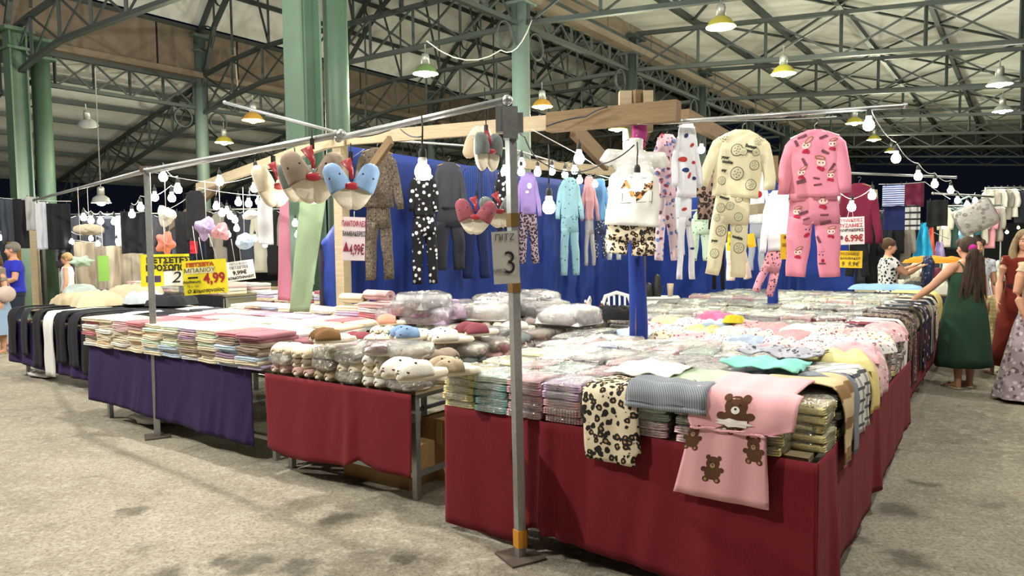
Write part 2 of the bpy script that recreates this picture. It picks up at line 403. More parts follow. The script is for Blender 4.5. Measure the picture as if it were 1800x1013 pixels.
# wind bracing rods under the aisle roofs
for k in range(0, 4):
    for (u0, u1, z0, z1) in ((-1.66, -4.98, 6.95, 6.7), (-4.98, -8.3, 6.7, 6.45), (NAVE + 1.3, NAVE + 5.4, 6.0, 5.0), (NAVE + 5.4, NAVE + 9.4, 5.0, 4.05)):
        member('wind_brace', HW(u0, kv(k), z0), HW(u1, kv(k + 1), z1), .05, .05, IRON, pr); member('wind_brace', HW(u1, kv(k), z1), HW(u0, kv(k + 1), z0), .05, .05, IRON, pr)
# clerestory walls over both rows, gutter beams
for u, nm in ((0.0, 'wall_right'), (NAVE, 'wall_left')):
    root = empty(nm, (0, 0, 0), kind='structure', label='brown clerestory wall between the two roof levels')
    for i in range(22):
        v = -15 + 2.5 * i; b = MB()
        b.box((0, 0, 0), (.05, 2.44, 1.22)); o = ob('panel', b.mesh('panel', CLER, False) if i == 0 else pm, None, HW(u, v, 7.2), (0, 0, ANG)); o.parent = root
        if i == 0: pm = o.data
    member('gutter_beam', HW(u - .12, -14, 6.5), HW(u - .12, 39, 6.5), .3, .16, CLER, root)
# white rods hanging from the clerestory
for i, (px, y0, y1, Y) in enumerate(((222, 62, 118, 20.9), (412, 84, 158, 21.2))):
    b = MB(); b.tube([P(px, y0, Y), P(px + 6, y1, Y)], .025, 6)
    ob('conduit_rod', b.mesh('rod', flat('b9b4a4')), label=['pale conduit hanging against the brown clerestory near the twin columns', 'pale conduit against the brown clerestory beside the single column'][i], cat='pipe')
# columns: iron tubes or I-sections with a capital
def column(nm, p, w, top, m, sect, label):
    root = empty(nm, p, (0, 0, ANG), kind='structure', label=label); b = MB()
    if sect == 'I':
        b.box((0, 0, top / 2), (w * .3, w * .9, top)); b.box((0, -w * .46, top / 2), (w, .035, top)); b.box((0, w * .46, top / 2), (w, .035, top))
    else: b.tube([(0, 0, 0), (0, 0, top)], w / 2, 16)
    ob('shaft', b.mesh('shaft', m, sect != 'I'), root)
    b = MB(); b.box((0, 0, top - .1), (w * 1.7, w * 1.7, .08)); b.box((0, 0, top - .5), (w * 1.3, w * 1.3, .06)); ob('capital', b.mesh('capital', m, False), root)
    b = MB(); b.box((0, 0, .06), (w * 1.6, w * 1.6, .12)); ob('footing', b.mesh('footing', m, False), root)
q = P(538, 300, 10.3); column('column', (q.x, q.y, 0), .36, 6.9, GREEN, 'I', 'green steel column of the near pair, flanged one')
q = P(596, 300, 11.1); column('column', (q.x, q.y, 0), .36, 6.9, GREEN, 'o', 'green steel column of the near pair, rounded one')
q = P(38, 300, 16.7); column('column', (q.x, q.y, 0), .36, 6.6, GREEN, 'I', 'green steel column of the far left pair, flanged one')
q = P(80, 300, 17.6); column('column', (q.x, q.y, 0), .40, 6.6, GREEN, 'o', 'green steel column of the far left pair, rounded one')
for k in range(0, 8): column('column', HW(0, kv(k)), .37, 6.9, [flat('5d6b66', .6), IRON][k > 0], 'o', 'grey green column of the middle row under the roof girders')
for k in range(0, 4): column('column', HW(NAVE, kv(k)), .36, 7.7, flat('4d5a55', .6), 'o', 'grey green column of the rear row')

# hall lamps: enamel domes on a stem with a lit bulb; the light colours are the lamps' own
def hall_lamp(p, tint, label, w=HALL_W, r=.23, tilt=0, on=True, stem=.52):
    root = empty('hall_lamp', p, (tilt, 0, ru(0, 6)), label=label, cat='lamp', group='enamel dome lamps under the hall roof')
    b = MB(); b.lathe([(.012, stem), (.012, .36), (.06, .35), (.075, .3), (.075, .17), (.03, .16)], 12); ob('lamp_holder', b.mesh('holder', flat('9a9d97', .4, .5)), root)
    b = MB(); b.lathe([(.05, .17), (.09, .16), (.16, .11), (r * .92, .03), (r, 0), (r * .99, .0), (r * .9, .025), (.15, .1), (.08, .15), (.04, .155)], 24)
    ob('lamp_shade', b.mesh('shade', MATS.setdefault(('sh', tint), flat({'g': '5f7a4c', 'o': 'b98a3c', 'y': 'a09a3c', 'w': '8b8f8c'}[tint], .35)), True), root)
    hc = {'g': 'b8ffb0', 'o': 'ffb15a', 'y': 'f3ff9a', 'w': 'fff6e6'}[tint]
    b = MB(); b.ell((0, 0, .0), (.09, .09, .06), 14, 8); ob('bulb', b.mesh('bulb', emis(hc, 30 if on else 2)), root)
    if on:
        ld = bpy.data.lights.new('lamp_light', 'POINT'); ld.energy = w; ld.color = tuple(.62 * w_ + .38 * c_ for w_, c_ in zip((1, .97, .92), srgb(hc)[:3])); ld.shadow_soft_size = .06
        lo = bpy.data.objects.new('lamp_light', ld); col.objects.link(lo); lo.parent = root; lo.location = (0, 0, -.13)
    return root
LAMPS = [((1267, 48, 11.6), 'y', 'big yellow-lit dome lamp hanging alone high over the stall'), ((1377, 130, 14.0), 'y', 'yellow-lit dome lamp below the second lattice girder'),
 ((748, 130, 13.2), 'g', 'green-lit dome lamp hanging between the green columns and the grey column'), ((953, 188, 16), 'o', 'orange-lit dome lamp beside the grey centre column'),
 ((445, 212, 15.5), 'o', 'orange-lit dome lamp left of the green column pair'), ((394, 251, 19), 'y', 'small yellow-lit dome lamp beside the rear column'),
 ((155, 221, 17.5), 'w', 'tilted dome lamp near the far left columns'), ((1757, 149, 14.5), 'w', 'white-lit lamp at the far edge of the aisle roof'),
 ((1762, 196, 19), 'w', 'smaller white-lit lamp under the far aisle roof'), ((1085, 228, 19), 'y', 'yellow-lit lamp above the mannequin, seen past the timber brace'),
 ((1502, 217, 20), 'y', 'distant yellow-lit lamp over the pink pyjamas'), ((1536, 246, 25), 'y', 'more distant yellow-lit lamp above the string of bulbs'), ((1566, 267, 30), 'y', 'farthest yellow-lit lamp above the string of bulbs'),
 ((178, 357, 16), 'w', 'low pale dome lamp over the left neighbour stall')]
for (px, py, Y), tint, lb in LAMPS:
    hall_lamp(P(px, py, Y), tint, lb, w=HALL_W * (.5 if tint in 'go' else .8 if tint == 'y' else .5), tilt=.45 if px == 155 else 0, on=px != 155, stem=2.9 if px == 178 else .52, r=.2 if px == 178 else .23)
# unseen dome lamps added over the near aisle to light the foreground
for i, (u, v) in enumerate(((-3.0, -13.0), (-9.5, -9.0), (-3, -8.5), (3.5, -12), (-11, -3.5))):
    hall_lamp(HW(u, v, 5.75), 'w', 'added unseen white-lit dome lamp over the open aisle, %s from the photographer' % ['farther', 'nearest', 'second', 'outer', 'fifth'][i], w=HALL_W * [1.5, .8, 1.2, 2.2, .6][i])
# ------------------------------------------------------------------ stall frame: poles, timber, tables, skirts, blue backdrop
def sheet_mb(f, nx, ny, m, name='cloth', th=.003):
    mb = MB(); mb.grid(nx, ny, f); return solid(mb.mesh(name, m, True), th)
def table(u0, u1, v0, v1, h, label, legs=None, top='8a7a5c', riser=None, rcol='6b5b48'):
    root = empty('trestle_table', W((u0 + u1) / 2, (v0 + v1) / 2), (0, 0, RZ), label=label, cat='table')
    w = u1 - u0; d = v1 - v0; b = MB(); b.box((0, 0, h - .012), (w, d, .024)); ob('tabletop', b.mesh('top', flat(top, .8, name='plywood'), False), root)
    b = MB(); b.box((0, 0, 0), (.04, .04, h - .024)); lm = b.mesh('leg', GALV, False); n = max(1, round(d / 1.3))
    for sx in (-1, 1):
        for j in range(n + 1): ob('leg', lm, root, (sx * (w / 2 - .06), -d / 2 + .06 + (d - .12) * j / n, (h - .024) / 2))
    b = MB()
    for sx in (-1, 1): b.box((sx * (w / 2 - .06), 0, .16), (.03, d - .16, .03)); b.box((sx * (w / 2 - .06), 0, h - .045), (.035, d - .12, .035))
    for sy in (-1, 1): b.box((0, sy * (d / 2 - .06), h - .045), (w - .14, .035, .035))
    b.box((0, -d / 2 + .06, .16), (w - .16, .03, .03)); ob('lower_rail', b.mesh('rail', GALV, False), root)
    if riser:
        iu0, iu1, iv0, iv1, rh = riser; b = MB(); c = W((iu0 + iu1) / 2, (iv0 + iv1) / 2, h + rh / 2)
        loc = root.matrix_basis.inverted() @ c
        b.box((0, 0, 0), (iu1 - iu0, iv1 - iv0, rh)); ob('display_step', b.mesh('step', flat(rcol, .9, name='painted_board'), False), root, loc)
    return root
TH = .72
table(-1.40, .55, .12, 3.05, TH, 'red-skirted trestle table in front with bagged pyjamas', riser=(-1.16, .52, .36, 2.95, .13), rcol='b9b4ac')
table(.97, 2.33, .27, 3.3, TH, 'trestle table with red skirt piled with plush slippers', riser=(1.2, 2.3, .5, 3.2, .12))
table(2.46, 5.1, .32, 1.9, TH, 'purple-skirted trestle table covered in folded towels', riser=(2.75, 5.05, .75, 1.88, .16), rcol='b9b4ac')
table(3.68, 5.1, 1.95, 2.75, TH, 'short trestle table behind the towel table under tall piles', riser=(3.7, 5.08, 1.97, 2.7, .135), rcol='b9b4ac')
table(5.2, 8.5, .95, 2.6, TH, 'dark-skirted trestle table draped with leggings and black jackets')
table(-1.25, 1.5, 3.3, 8.3, TH, 'long table at the back with pyjamas in bags', riser=(-1.0, 1.45, 3.65, 8.2, .1), rcol='b9b4ac')

def hemz(pts, x):
    for i in range(len(pts) - 1):
        if pts[i][0] <= x <= pts[i + 1][0]:
            t_ = (x - pts[i][0]) / max(1e-6, pts[i + 1][0] - pts[i][0]); return pts[i][1] * (1 - t_) + pts[i + 1][1] * t_
    return pts[-1][1] if x > pts[-1][0] else pts[0][1]
def skirt(a, b, vfix, along, out, zt, hem, m, label, wav=.02, fq=5.0, seed=0, bunch=(), n=None, lean=.0):
    # a sheet hanging from the table edge, pleats from stacked sines, hem from a list of (s, z)
    L = abs(b - a); n = n or int(L * 46); random.seed(seed); ph = [ru(0, 6) for _ in range(5)]
    def f(i, j):
        s = i * L; pos = a + (b - a) * i
        fold = math.sin(s * fq * 2 + ph[0]) * .5 + math.sin(s * fq * 4.7 + ph[1]) * .35 + noise.noise(Vector((s * 3, seed, j))) * 1.0 + (1 - abs(noise.noise(Vector((s * 6 + j * .8, seed + 3, j * .7)))) * 3) * .55
        d = .012 + wav * (fold * .5 + .6) * (.15 + j * .85) + lean * j
        for (c, w_, am, fr) in bunch:
            e = math.exp(-((s - c - .06 * j) / w_) ** 2); d += am * e * (math.sin((s - c) * fr) * .5 + .6) * (.3 + .7 * j)
        z = zt + (hemz(hem, i) - zt) * j
        o_ = vfix + out * d
        return W(pos, o_, z) if along else W(o_, pos, z)
    mb = MB(); mb.grid(n, 14, f)
    return ob('table_skirt', solid(mb.mesh('skirt', m, True), .003), label=label, cat='tablecloth')
RED = fabric('741824', .1, 90, .85); PURP = fabric('2b1b4b', .12, 90, .85); NAVY = fabric('141f57', .12, 60, .85); BLUE = fabric('17317f', .1, 30, .75)
# front skirt of the red table: two lengths of cloth, bunched where they meet
skirt(.57, .0, .095, True, -1, TH, [(0, .04), (.6, .03), (1, .03)], RED, 'dark red cloth hanging in front of the steel pole, nearly to the ground', .016, 5, 1, ((.6, .09, .05, 60),))
skirt(.02, -1.455, .085, True, -1, TH, [(0, .12), (.05, .15), (.25, .10), (.6, .06), (.8, .03), (1, .03)], RED, 'dark red cloth under the leopard shorts and bear pyjamas', .018, 4, 2, ((.12, .09, .055, 55), (.95, .1, .02, 20)))
skirt(.045, 3.1, -1.43, False, -1, TH, [(0, .10), (.3, .14), (.7, .2), (1, .25)], RED, 'dark red cloth down the aisle side of the front table', .018, 3, 3, ((.25, .1, .03, 30), (1.5, .1, .03, 30)))
skirt(3.25, 8.35, -1.29, False, -1, TH, [(0, .16), (.5, .2), (1, .25)], RED, 'dark red cloth along the aisle side of the back table', .018, 3, 4)
skirt(1.52, -1.27, 3.27, True, -1, TH, [(0, .1), (1, .1)], NAVY, 'navy cloth closing the front of the back table', .015, 4, 5)
skirt(2.36, .93, .2, True, -1, TH, [(0, .17), (.2, .14), (.6, .18), (.68, .24), (.8, .2), (1, .2)], RED, 'dark red cloth on the front of the slipper table', .022, 4, 6, ((.85, .08, .03, 35),))
skirt(5.12, 2.62, .27, True, -1, TH, [(0, .2), (.3, .18), (.7, .14), (1, .12)], PURP, 'purple cloth on the front of the towel table', .03, 3, 7)
skirt(8.52, 5.15, .86, True, -1, TH, [(0, .2), (.3, .16), (.6, .14), (.85, .05), (1, .14)], PURP, 'purple cloth under the hanging leggings', .03, 4, 8)
# cardboard boxes under the slipper table
def carton(u, v, w, d, h, rz, label, z=0):
    root = empty('cardboard_box', W(u, v, z), (0, 0, RZ + rz), label=label, cat='box', group='cartons stored under the slipper table')
    b = MB(); b.box((0, 0, h / 2), (w, d, h)); ob('carton', b.mesh('carton', CARD, False), root)
    b = MB()
    for s in (-1, 1): b.box((s * w * .252, 0, h + .003), (w * .49, d, .005))
    ob('flap', b.mesh('flap', CARD, False), root)
    b = MB(); b.box((0, 0, h + .007), (.05, d * 1.0, .002)); b.box((0, -d / 2 - .001, h * .8), (.05, .002, h * .4)); ob('packing_tape', b.mesh('tape', flat('b08f58', .3, name='tape'), False), root)
carton(1.5, .62, .6, .42, .27, .05, 'low pale cardboard box just under the front red cloth')
carton(1.15, .98, .35, .55, .42, -.03, 'tall brown cardboard box behind the steel leg')
carton(1.2, 1.62, .4, .5, .36, .1, 'farther brown cardboard box in the gap between the tables')
# plastic bag and sack under the towel table
def crumple(name, rx, ry, rz_, m, loc, rot, label, cat, seed=0, amp=.3, group=None, n=22):
    b = MB(); b.ell((0, 0, 0), (1, 1, 1), n, n // 2)
    vv = []
    for p in b.v:
        q = Vector(p); k = 1 + amp * noise.noise(q * 1.9 + Vector((seed * 3.1, 0, 0))) + amp * .5 * noise.noise(q * 4.7 + Vector((seed, 5, 0)))
        q *= k; vv.append((q.x * rx, q.y * ry, max(q.z, -.75) * rz_ + .75 * rz_))
    b.v = vv; return ob(name, b.mesh(name, m, True, merge=True), None, loc, rot, label=label, cat=cat, group=group)
WPL = flat('d9dad6', .25, coat=.6, name='polythene')
crumple('plastic_bag', .28, .16, .07, WPL, G(275, 742), (0, 0, RZ), 'crumpled white plastic bag on the ground under the towel table', 'bag', 3)
crumple('plastic_bag', .3, .14, .06, WPL, G(75, 662), (0, 0, RZ), 'flattened white plastic bag on the ground under the leggings', 'bag', 5)

# poles
def pole(px, py, tpx, tpy, Y, w, label, sq=True, tape=False):
    a = G(px, py); b_ = P(tpx, tpy, Y); root = empty('steel_pole', a, label=label, cat='pole'); d = b_ - a
    b = MB(); b.bar((0, 0, .01), d, w, w) if sq else b.tube([(0, 0, 0), d], w / 2, 12); ob('tube', b.mesh('tube', GALV, not sq), root)
    b = MB(); b.box((0, 0, .006), (.2, .2, .012), Matrix.Rotation(.5, 3, 'Z')); ob('base_plate', b.mesh('plate', RUST, False), root)
    return root, d
pB, dB = pole(915, 980, 897, 205, 3.76, .044, 'square steel pole standing in front of the red skirt with taped price card')
b = MB(); b.box(dB * .985, (.075, .075, .16)); b.box(dB * .985 + Vector((-.05, 0, .02)), (.05, .06, .13)); b.box(dB * .985 + Vector((.05, 0, .0)), (.03, .05, .1)); ob('sleeve_bracket', b.mesh('bracket', GALV, False), pB)
b = MB(); b.bar(dB * .025, dB * .065, .054, .054); ob('tape_band', b.mesh('tape', flat('c98a1c', .35, name='tape'), False), pB, label='orange tape band')
for z0, z1 in ((.607, .64), (.755, .785)): b = MB(); b.bar(dB * z0, dB * z1, .050, .050); ob('tape_band', b.mesh('tape2', flat('6b5228', .35, name='tape'), False), pB, label='brown tape band')
pA, dA = pole(277, 768, 258, 300, 6.3, .05, 'slim galvanised pole at the corner of the towel table')
b = MB(); b.box(dA + Vector((0, 0, .01)), (.09, .07, .05)); ob('clamp', b.mesh('clamp', RUST, False), pA)
# wrapped blue post on the front table, wood post above, pink rag
a = W(.28, 2.02, 0); root = empty('wooden_post', a, label='timber post wrapped in blue cloth rising through the front table', cat='post')
topz = P(1108, 160, a.y).z
b = MB(); b.box((0, 0, topz / 2), (.09, .09, topz)); ob('post', b.mesh('post', OLDWOOD, False), root, rot=(0, 0, .4))
b = MB(); b.tube([(0, 0, .7), (.01, 0, 1.0), (.0, 0, 1.3), (-.01, 0, 1.62), (.0, 0, 1.9)], [(.075, .07), (.07, .065), (.066, .07), (.062, .06), (.064, .06)], 10, flat=(0, 1, 0)); ob('cloth_wrap', b.mesh('wrap', BLUE), root, label='blue cloth wrapping')
b = MB(); b.box((-.09, .02, topz - .1), (.09, .08, .2)); b.box((.07, -.03, topz - .16), (.07, .08, .3)); ob('wood_block', b.mesh('block', WOOD, False), root)
zz = P(1108, 228, a.y).z
b = MB(); b.tube([(-.0, -.06, zz - .14), (.005, -.07, zz - .05), (0, -.065, zz + .11)], [(.045, .012), (.055, .02), (.055, .012)], 10, flat=(0, 1, 0)); ob('rag', b.mesh('rag', fabric('c04a92', .1)), root, label='magenta rag tied round the post')
# second blue wrapped post (x 1358)
a = P(1357, 505, 8.2); a.z = 0; root = empty('wooden_post', a, label='blue-wrapped post standing at the far end of the back table', cat='post')
b = MB(); b.tube([(0, 0, .1), (.01, 0, 1.0), (0, 0, 1.6), (0, 0, 2.3)], [(.06, .06), (.058, .06), (.055, .06), (.05, .05)], 10); ob('cloth_wrap', b.mesh('wrap', BLUE), root)
b = MB(); b.box((0, 0, 2.42), (.08, .08, .3)); ob('post', b.mesh('post', OLDWOOD, False), root)

def timber(name, a, b_, w, h, m, label, cat='beam'):
    root = empty(name, a, label=label, cat=cat); b = MB(); d = b_ - a; L = d.length; b.box((L / 2, 0, 0), (L, w, h))
    o = ob('beam', b.mesh('beam', m, False), root, rot=d.to_track_quat('X', 'Z').to_euler()); 
    b = MB()
    for s in (.12, .5, .88): b.tube([(L * s, 0, h / 2), (L * s, 0, h / 2 + .012)], .012, 6)
    ob('nail', b.mesh('nail', DSTEEL, False), root, rot=o.rotation_euler); return root
postP = W(3.5, 1.98, 0)
timber('timber_beam', P(597, 246, postP.y), P(1010, 212, 5.78), .06, .115, WOOD, 'pale planed beam crossing over the stall above the slippers')
timber('timber_beam', P(965, 216, 5.86), P(1193, 195, 5.28), .1, .15, OLDWOOD, 'rough old beam with pale end above the mannequin')
timber('timber_beam', P(1204, 205, 5.9), P(1290, 250, 7.2), .07, .12, OLDWOOD, 'reddish rough timber slanting away behind the print pyjamas')
root = empty('wooden_post', postP, (0, 0, RZ), label='pale timber post at the corner of the blue backdrop', cat='post')
b = MB(); b.box((0, 0, 1.37), (.12, .1, 2.74)); ob('post', b.mesh('post', WOOD, False), root); b = MB(); b.box((-.02, -.06, 2.66), (.3, .02, .1)); ob('wood_block', b.mesh('block', WOOD, False), root)
timber('timber_brace', P(598, 374, 7.5), P(687, 246, 6.75), .04, .09, OLDWOOD, 'slanting wooden brace in front of the brown print pyjamas', 'brace')
timber('timber_brace', P(1008, 226, 5.9), P(1066, 287, 6.6), .05, .14, OLDWOOD, 'slanting wooden brace under the rough beam', 'brace')
timber('timber_brace', P(1143, 205, 5.6), P(1128, 252, 5.7), .04, .08, OLDWOOD, 'short wooden brace beside the magenta rag', 'brace')
timber('timber_beam', P(348, 330, 10.8), P(585, 247, 7.4), .06, .12, WOOD, 'long pale beam running back over the towel table')
timber('timber_beam', P(300, 400, 13), P(400, 312, 10.4), .06, .12, OLDWOOD, 'dark slanting timber behind the hanging towels at the left')
timber('timber_beam', P(920, 288, 9.6), P(1100, 303, 10.6), .06, .13, WOOD, 'pale plank along the top of the blue backdrop')
timber('timber_beam', P(1270, 375, 8.4), P(1540, 342, 9.2), .05, .12, WOOD, 'plain timber rail behind the pink pyjamas')
# metal bars of the stall roof
def bar(pts, r, m, label, name='metal_bar', cat='pole'):
    o = Vector(pts[0]); b = MB(); b.tube([Vector(p) - o for p in pts], r, 8); root = empty(name, o, label=label, cat=cat); ob('tube', b.mesh('tube', m), root)
    for p in (pts[0], pts[-1]): b = MB(); q = Vector(p) - o; b.ell(q, (r * 1.4, r * 1.4, r * 1.4), 8, 6); ob('end_fitting', b.mesh('fit', GALV), root)
    return root
bar([P(258, 300, 6.25), P(600, 236, 4.55)], .022, GALV, 'galvanised bar between the left pole and the timber post')
bar([P(595, 243, 4.58), P(892, 176, 3.78)], .02, GALV, 'galvanised bar rising from the timber post to the front pole')
bar([P(258, 300, 6.25), P(150, 328, 9.6), P(60, 352, 13)], .022, GALV, 'galvanised bar running back from the left pole')
bar([P(258, 304, 6.3), P(480, 262, 7.3), P(600, 240, 7.3)], .014, GALV, 'thin rail over the hanging flannels')
bar([P(1196, 214, 5.5), P(1590, 186, 5.75)], .018, GALV, 'galvanised rail from which the cream and pink pyjamas hang')
bar([P(395, 180, 7.8), P(590, 232, 7.3)], .016, GALV, 'thin bar under the orange lamp sloping to the timber post')
bar([P(1200, 372, 11.2), P(1450, 352, 11.4)], .016, GALV, 'rail along the top of the blue backdrop at the back')
bar([P(1480, 304, 9.6), P(1680, 312, 12.2)], .018, GALV, 'short galvanised rail over the aisle behind the bulbs')
bar([P(1640, 340, 12), P(1745, 346, 12.3)], .018, GALV, 'rail holding the dark shirts at the far stall')
bar([P(590, 240, 7.3), P(900, 262, 9.7), P(1125, 330, 13.0)], .012, flat('c9c9c4', .5), 'pale cord line over the blue backdrop', 'cord', 'cord')

# blue backdrop: one sheet along the rear of the vendor's aisle, a second across the back
def backdrop(fp, top, bot, nx, seed, label):
    def f(i, j):
        q, nrm = fp(i); z = top(i) + (bot - top(i)) * j
        d = .02 * math.sin(i * nx * .35 + seed) * (.4 + .6 * j) + .03 * noise.noise(Vector((i * nx * .1, j * 3, seed))) + .02 * noise.noise(Vector((i * nx * .3 + j * 3, j * 9, seed)))
        return Vector((q.x, q.y, z)) + nrm * d
    mb = MB(); mb.grid(nx, 22, f)
    return ob('backdrop_cloth', solid(mb.mesh('backdrop', BLUE, True), .004), label=label, cat='cloth')
backdrop(lambda i: (W(3.52, 1.95 + 7.0 * i), UX), lambda i: 2.64 - .14 * i, .12, 90, 1, 'royal blue cloth wall behind the pyjamas on hangers')
backdrop(lambda i: (W(3.5 - 3.55 * i, 8.95), VY * -1), lambda i: 2.5 - .55 * max(0, i - .3), .12, 50, 2, 'royal blue cloth wall across the back, behind the cream and pink pyjamas')
backdrop(lambda i: (W(3.56 + .33 * i, 1.98 + .05 * i), VY * -1), lambda i: 1.9 - .25 * i, .3, 14, 3, 'blue cloth gathered beside the timber post')
# ------------------------------------------------------------------ folded and bagged goods
random.seed(11)
def slab(w, d, h, seed, folds=2, amp=.004, n=10, name='folded'):
    # a folded cloth: rounded fold at the front (-y) with creases between the layers, soft edges
    b = MB(); prof = []
    K = 6 * folds
    # profile in the (y, z) plane, going round
    for k in range(K + 1):
        t_ = k / K; z = h * t_; lay = (t_ * folds) % 1.0
        prof.append((-d / 2 - .008 * math.sin(PI * lay) if 0 < t_ < 1 else -d / 2 + .006, z))
    prof += [(-d / 6, h * 1.02), (d / 6, h * 1.02), (d / 2 - .004, h * .96), (d / 2, h * .5), (d / 2 - .004, 0.0), (0, 0)]
    m = len(prof); vv = []
    for i in range(n + 1):
        x = -w / 2 + w * i / n; e = min(i, n - i); sq = .93 if e == 0 else 1.0
        for (y, z) in prof:
            q = Vector((x * 9, y * 9, z * 20 + seed * 7)); dz = noise.noise(q) * amp * (1 if z > .001 else 0); dy = noise.noise(q + Vector((9, 0, 0))) * amp
            vv.append((x + noise.noise(q + Vector((0, 9, 0))) * amp * .6, y * (1 if e else .97) + dy, (z - h / 2) * sq + h / 2 + dz))
    ff = [(i * m + k, (i + 1) * m + k, (i + 1) * m + (k + 1) % m, i * m + (k + 1) % m) for i in range(n) for k in range(m)] + [tuple(range(m)), tuple(range(n * m, n * m + m))[::-1]]
    b.add(vv, ff); return b
def variants(fn, mats):
    base = fn.mesh('folded', mats[0], True); out = []
    for m in mats:
        me = base.copy(); me.materials.clear(); me.materials.append(m); out.append(me)
    return out
ORD = ['first', 'second', 'third', 'fourth', 'fifth', 'sixth', 'seventh', 'eighth', 'ninth', 'tenth', 'eleventh', 'twelfth', 'thirteenth', 'fourteenth', 'fifteenth', 'sixteenth', 'seventeenth', 'eighteenth']
def place(name, me, u, v, z, rz=0, label='', cat='towel', group=None, sc=1, tx=0, ty=0):
    return ob(name, me, None, W(u, v, z), (tx, ty, RZ + rz), sc, label=label, cat=cat, group=group)
# towels
TC = {'cream': 'd9cfb6', 'pale pink': 'cfaeb0', 'dusty pink': 'a3707a', 'mauve': '9b8399', 'taupe': '9a897c', 'mint green': 'c9dcc6', 'pale blue': 'b9cbdc', 'white': 'd6d5cf', 'lilac': 'b3a6c4', 'grey blue': '8f9db0', 'peach': 'ecd0b0', 'sage': '9fb19a', 'rose': 'bd757c', 'light grey': 'c5c6c8'}
tnames = list(TC); tmats = [fabric(TC[k], .07, 80, .95, terry=True) for k in tnames]
tsl = [variants(slab(.255, .36, .032, s, 2, .005), tmats) for s in range(3)]
def towel(u, v, z, cn, lab, rz=0, name='folded_towel', sc=1, **k):
    return place(name, tsl[random.randrange(3)][tnames.index(cn)], u, v, z, rz, lab, 'towel', 'folded towels stacked on the towel table', sc, **k)
right_cols = [['lilac', 'cream', 'pale blue', 'taupe', 'taupe', 'taupe', 'dusty pink', 'dusty pink'], ['pale blue', 'cream', 'mauve', 'pale blue', 'pale blue', 'taupe', 'taupe', 'rose'],
              ['cream', 'cream', 'taupe', 'cream', 'mint green', 'cream', 'mint green', 'cream'], ['light grey', 'cream', 'taupe', 'cream', 'taupe', 'mauve', 'pale pink', 'lilac'],
              ['pale blue', 'light grey', 'pale blue', 'mint green', 'cream', 'white', 'cream', 'mint green'], ['cream', 'pale blue', 'cream', 'mint green', 'cream', 'peach', 'mint green', 'cream'],
              ['cream', 'cream', 'peach', 'cream', 'taupe', 'peach', 'pale pink', 'rose'], ['cream', 'white', 'cream', 'cream', 'cream', 'pale pink', 'pale pink', 'pale pink'],
              ['cream', 'peach', 'cream', 'cream', 'white', 'cream', 'cream', 'cream'], ['white', 'cream', 'white', 'rose', 'cream', 'white', 'rose', 'cream']]
for i in range(10):
    u = 2.58 + .272 * i; cols_ = right_cols[i]
    for j in range(8):
        towel(u + ru(-.014, .014), .40 + ru(-.022, .022) + (.0 if i > 1 else -.02), TH + .033 * j, cols_[j], '%s folded towel, %s up, %s front stack counted from the slippers' % (cols_[j], ORD[j], ORD[i]), ru(-.09, .09), sc=(1, 1, ru(.9, 1.15)))
rowpal = [['dusty pink', 'grey blue', 'pale blue', 'light grey', 'white', 'mint green', 'cream'], ['light grey', 'white', 'mint green', 'peach', 'cream', 'peach', 'rose'], ['pale pink', 'light grey', 'pale blue', 'rose', 'cream', 'lilac', 'mauve'], ['lilac', 'cream', 'cream', 'pale blue', 'white', 'cream', 'pale pink'], ['pale pink', 'sage', 'lilac', 'cream', 'pale blue', 'mauve', 'peach']]
for r in range(4):
    for i in range(9):
        u = 2.62 + .272 * i + ru(-.02, .02); v = .80 + .335 * r
        hz = TH + .16 + (.0 if r == 0 else .01 * r)
        n = 2 if r < 3 else 3
        for j in range(n):
            cn = rowpal[r][(i // 2 + j * 3 + random.randrange(2)) % 7]
            towel(u, v + ru(-.015, .015), hz + .034 * j, cn, '%s folded towel, %s layer, %s stack, %s row behind the front' % (cn, ORD[j], ORD[i], ORD[r]), ru(-.06, .06), tx=ru(-.02, .02))
# the right flank of the towel table: stacked bath towels seen from the side
for r, pal in enumerate((['cream', 'pale blue', 'taupe', 'taupe', 'dusty pink'], ['white', 'pale blue', 'sage', 'light grey', 'grey blue'], ['sage', 'light grey', 'sage', 'light grey', 'white'])):
    for j, cn in enumerate(pal):
        towel(2.46, .62 + .36 * r + (.04 if r == 0 else 0), TH + (.04 if r == 0 else .03) * j, cn, '%s thick bath towel, %s from the bottom, %s pile beside the slippers' % (cn, ORD[j], ORD[r]), -PI / 2 + ru(-.03, .03), 'bath_towel', (1.2, .9, 1.25 if r == 0 else .95))
def roll(u, v, z, cn, label, L=.3, r=.05):
    b = MB(); pts = []; n = 40
    vv = []; X = (-L / 2, L / 2)
    for k in range(n + 1):
        th = k / n * 5 * PI; rr = r * (.28 + .72 * k / n)
        for x in (-L / 2, 0, L / 2): vv.append((x, rr * math.cos(th), rr * math.sin(th) * .85 + r * .85))
    ff = [(3 * k + j, 3 * k + j + 1, 3 * k + 4 + j, 3 * k + 3 + j) for k in range(n) for j in range(2)]
    b.add(vv, ff); me = solid(b.mesh('roll', fabric(TC[cn], .07, 80, .95, terry=True), True), .008)
    return ob('rolled_towel', me, None, W(u, v, z), (0, 0, RZ + ru(-.1, .1)), label=label, cat='towel', group='rolled and piled towels by the blue cloth')
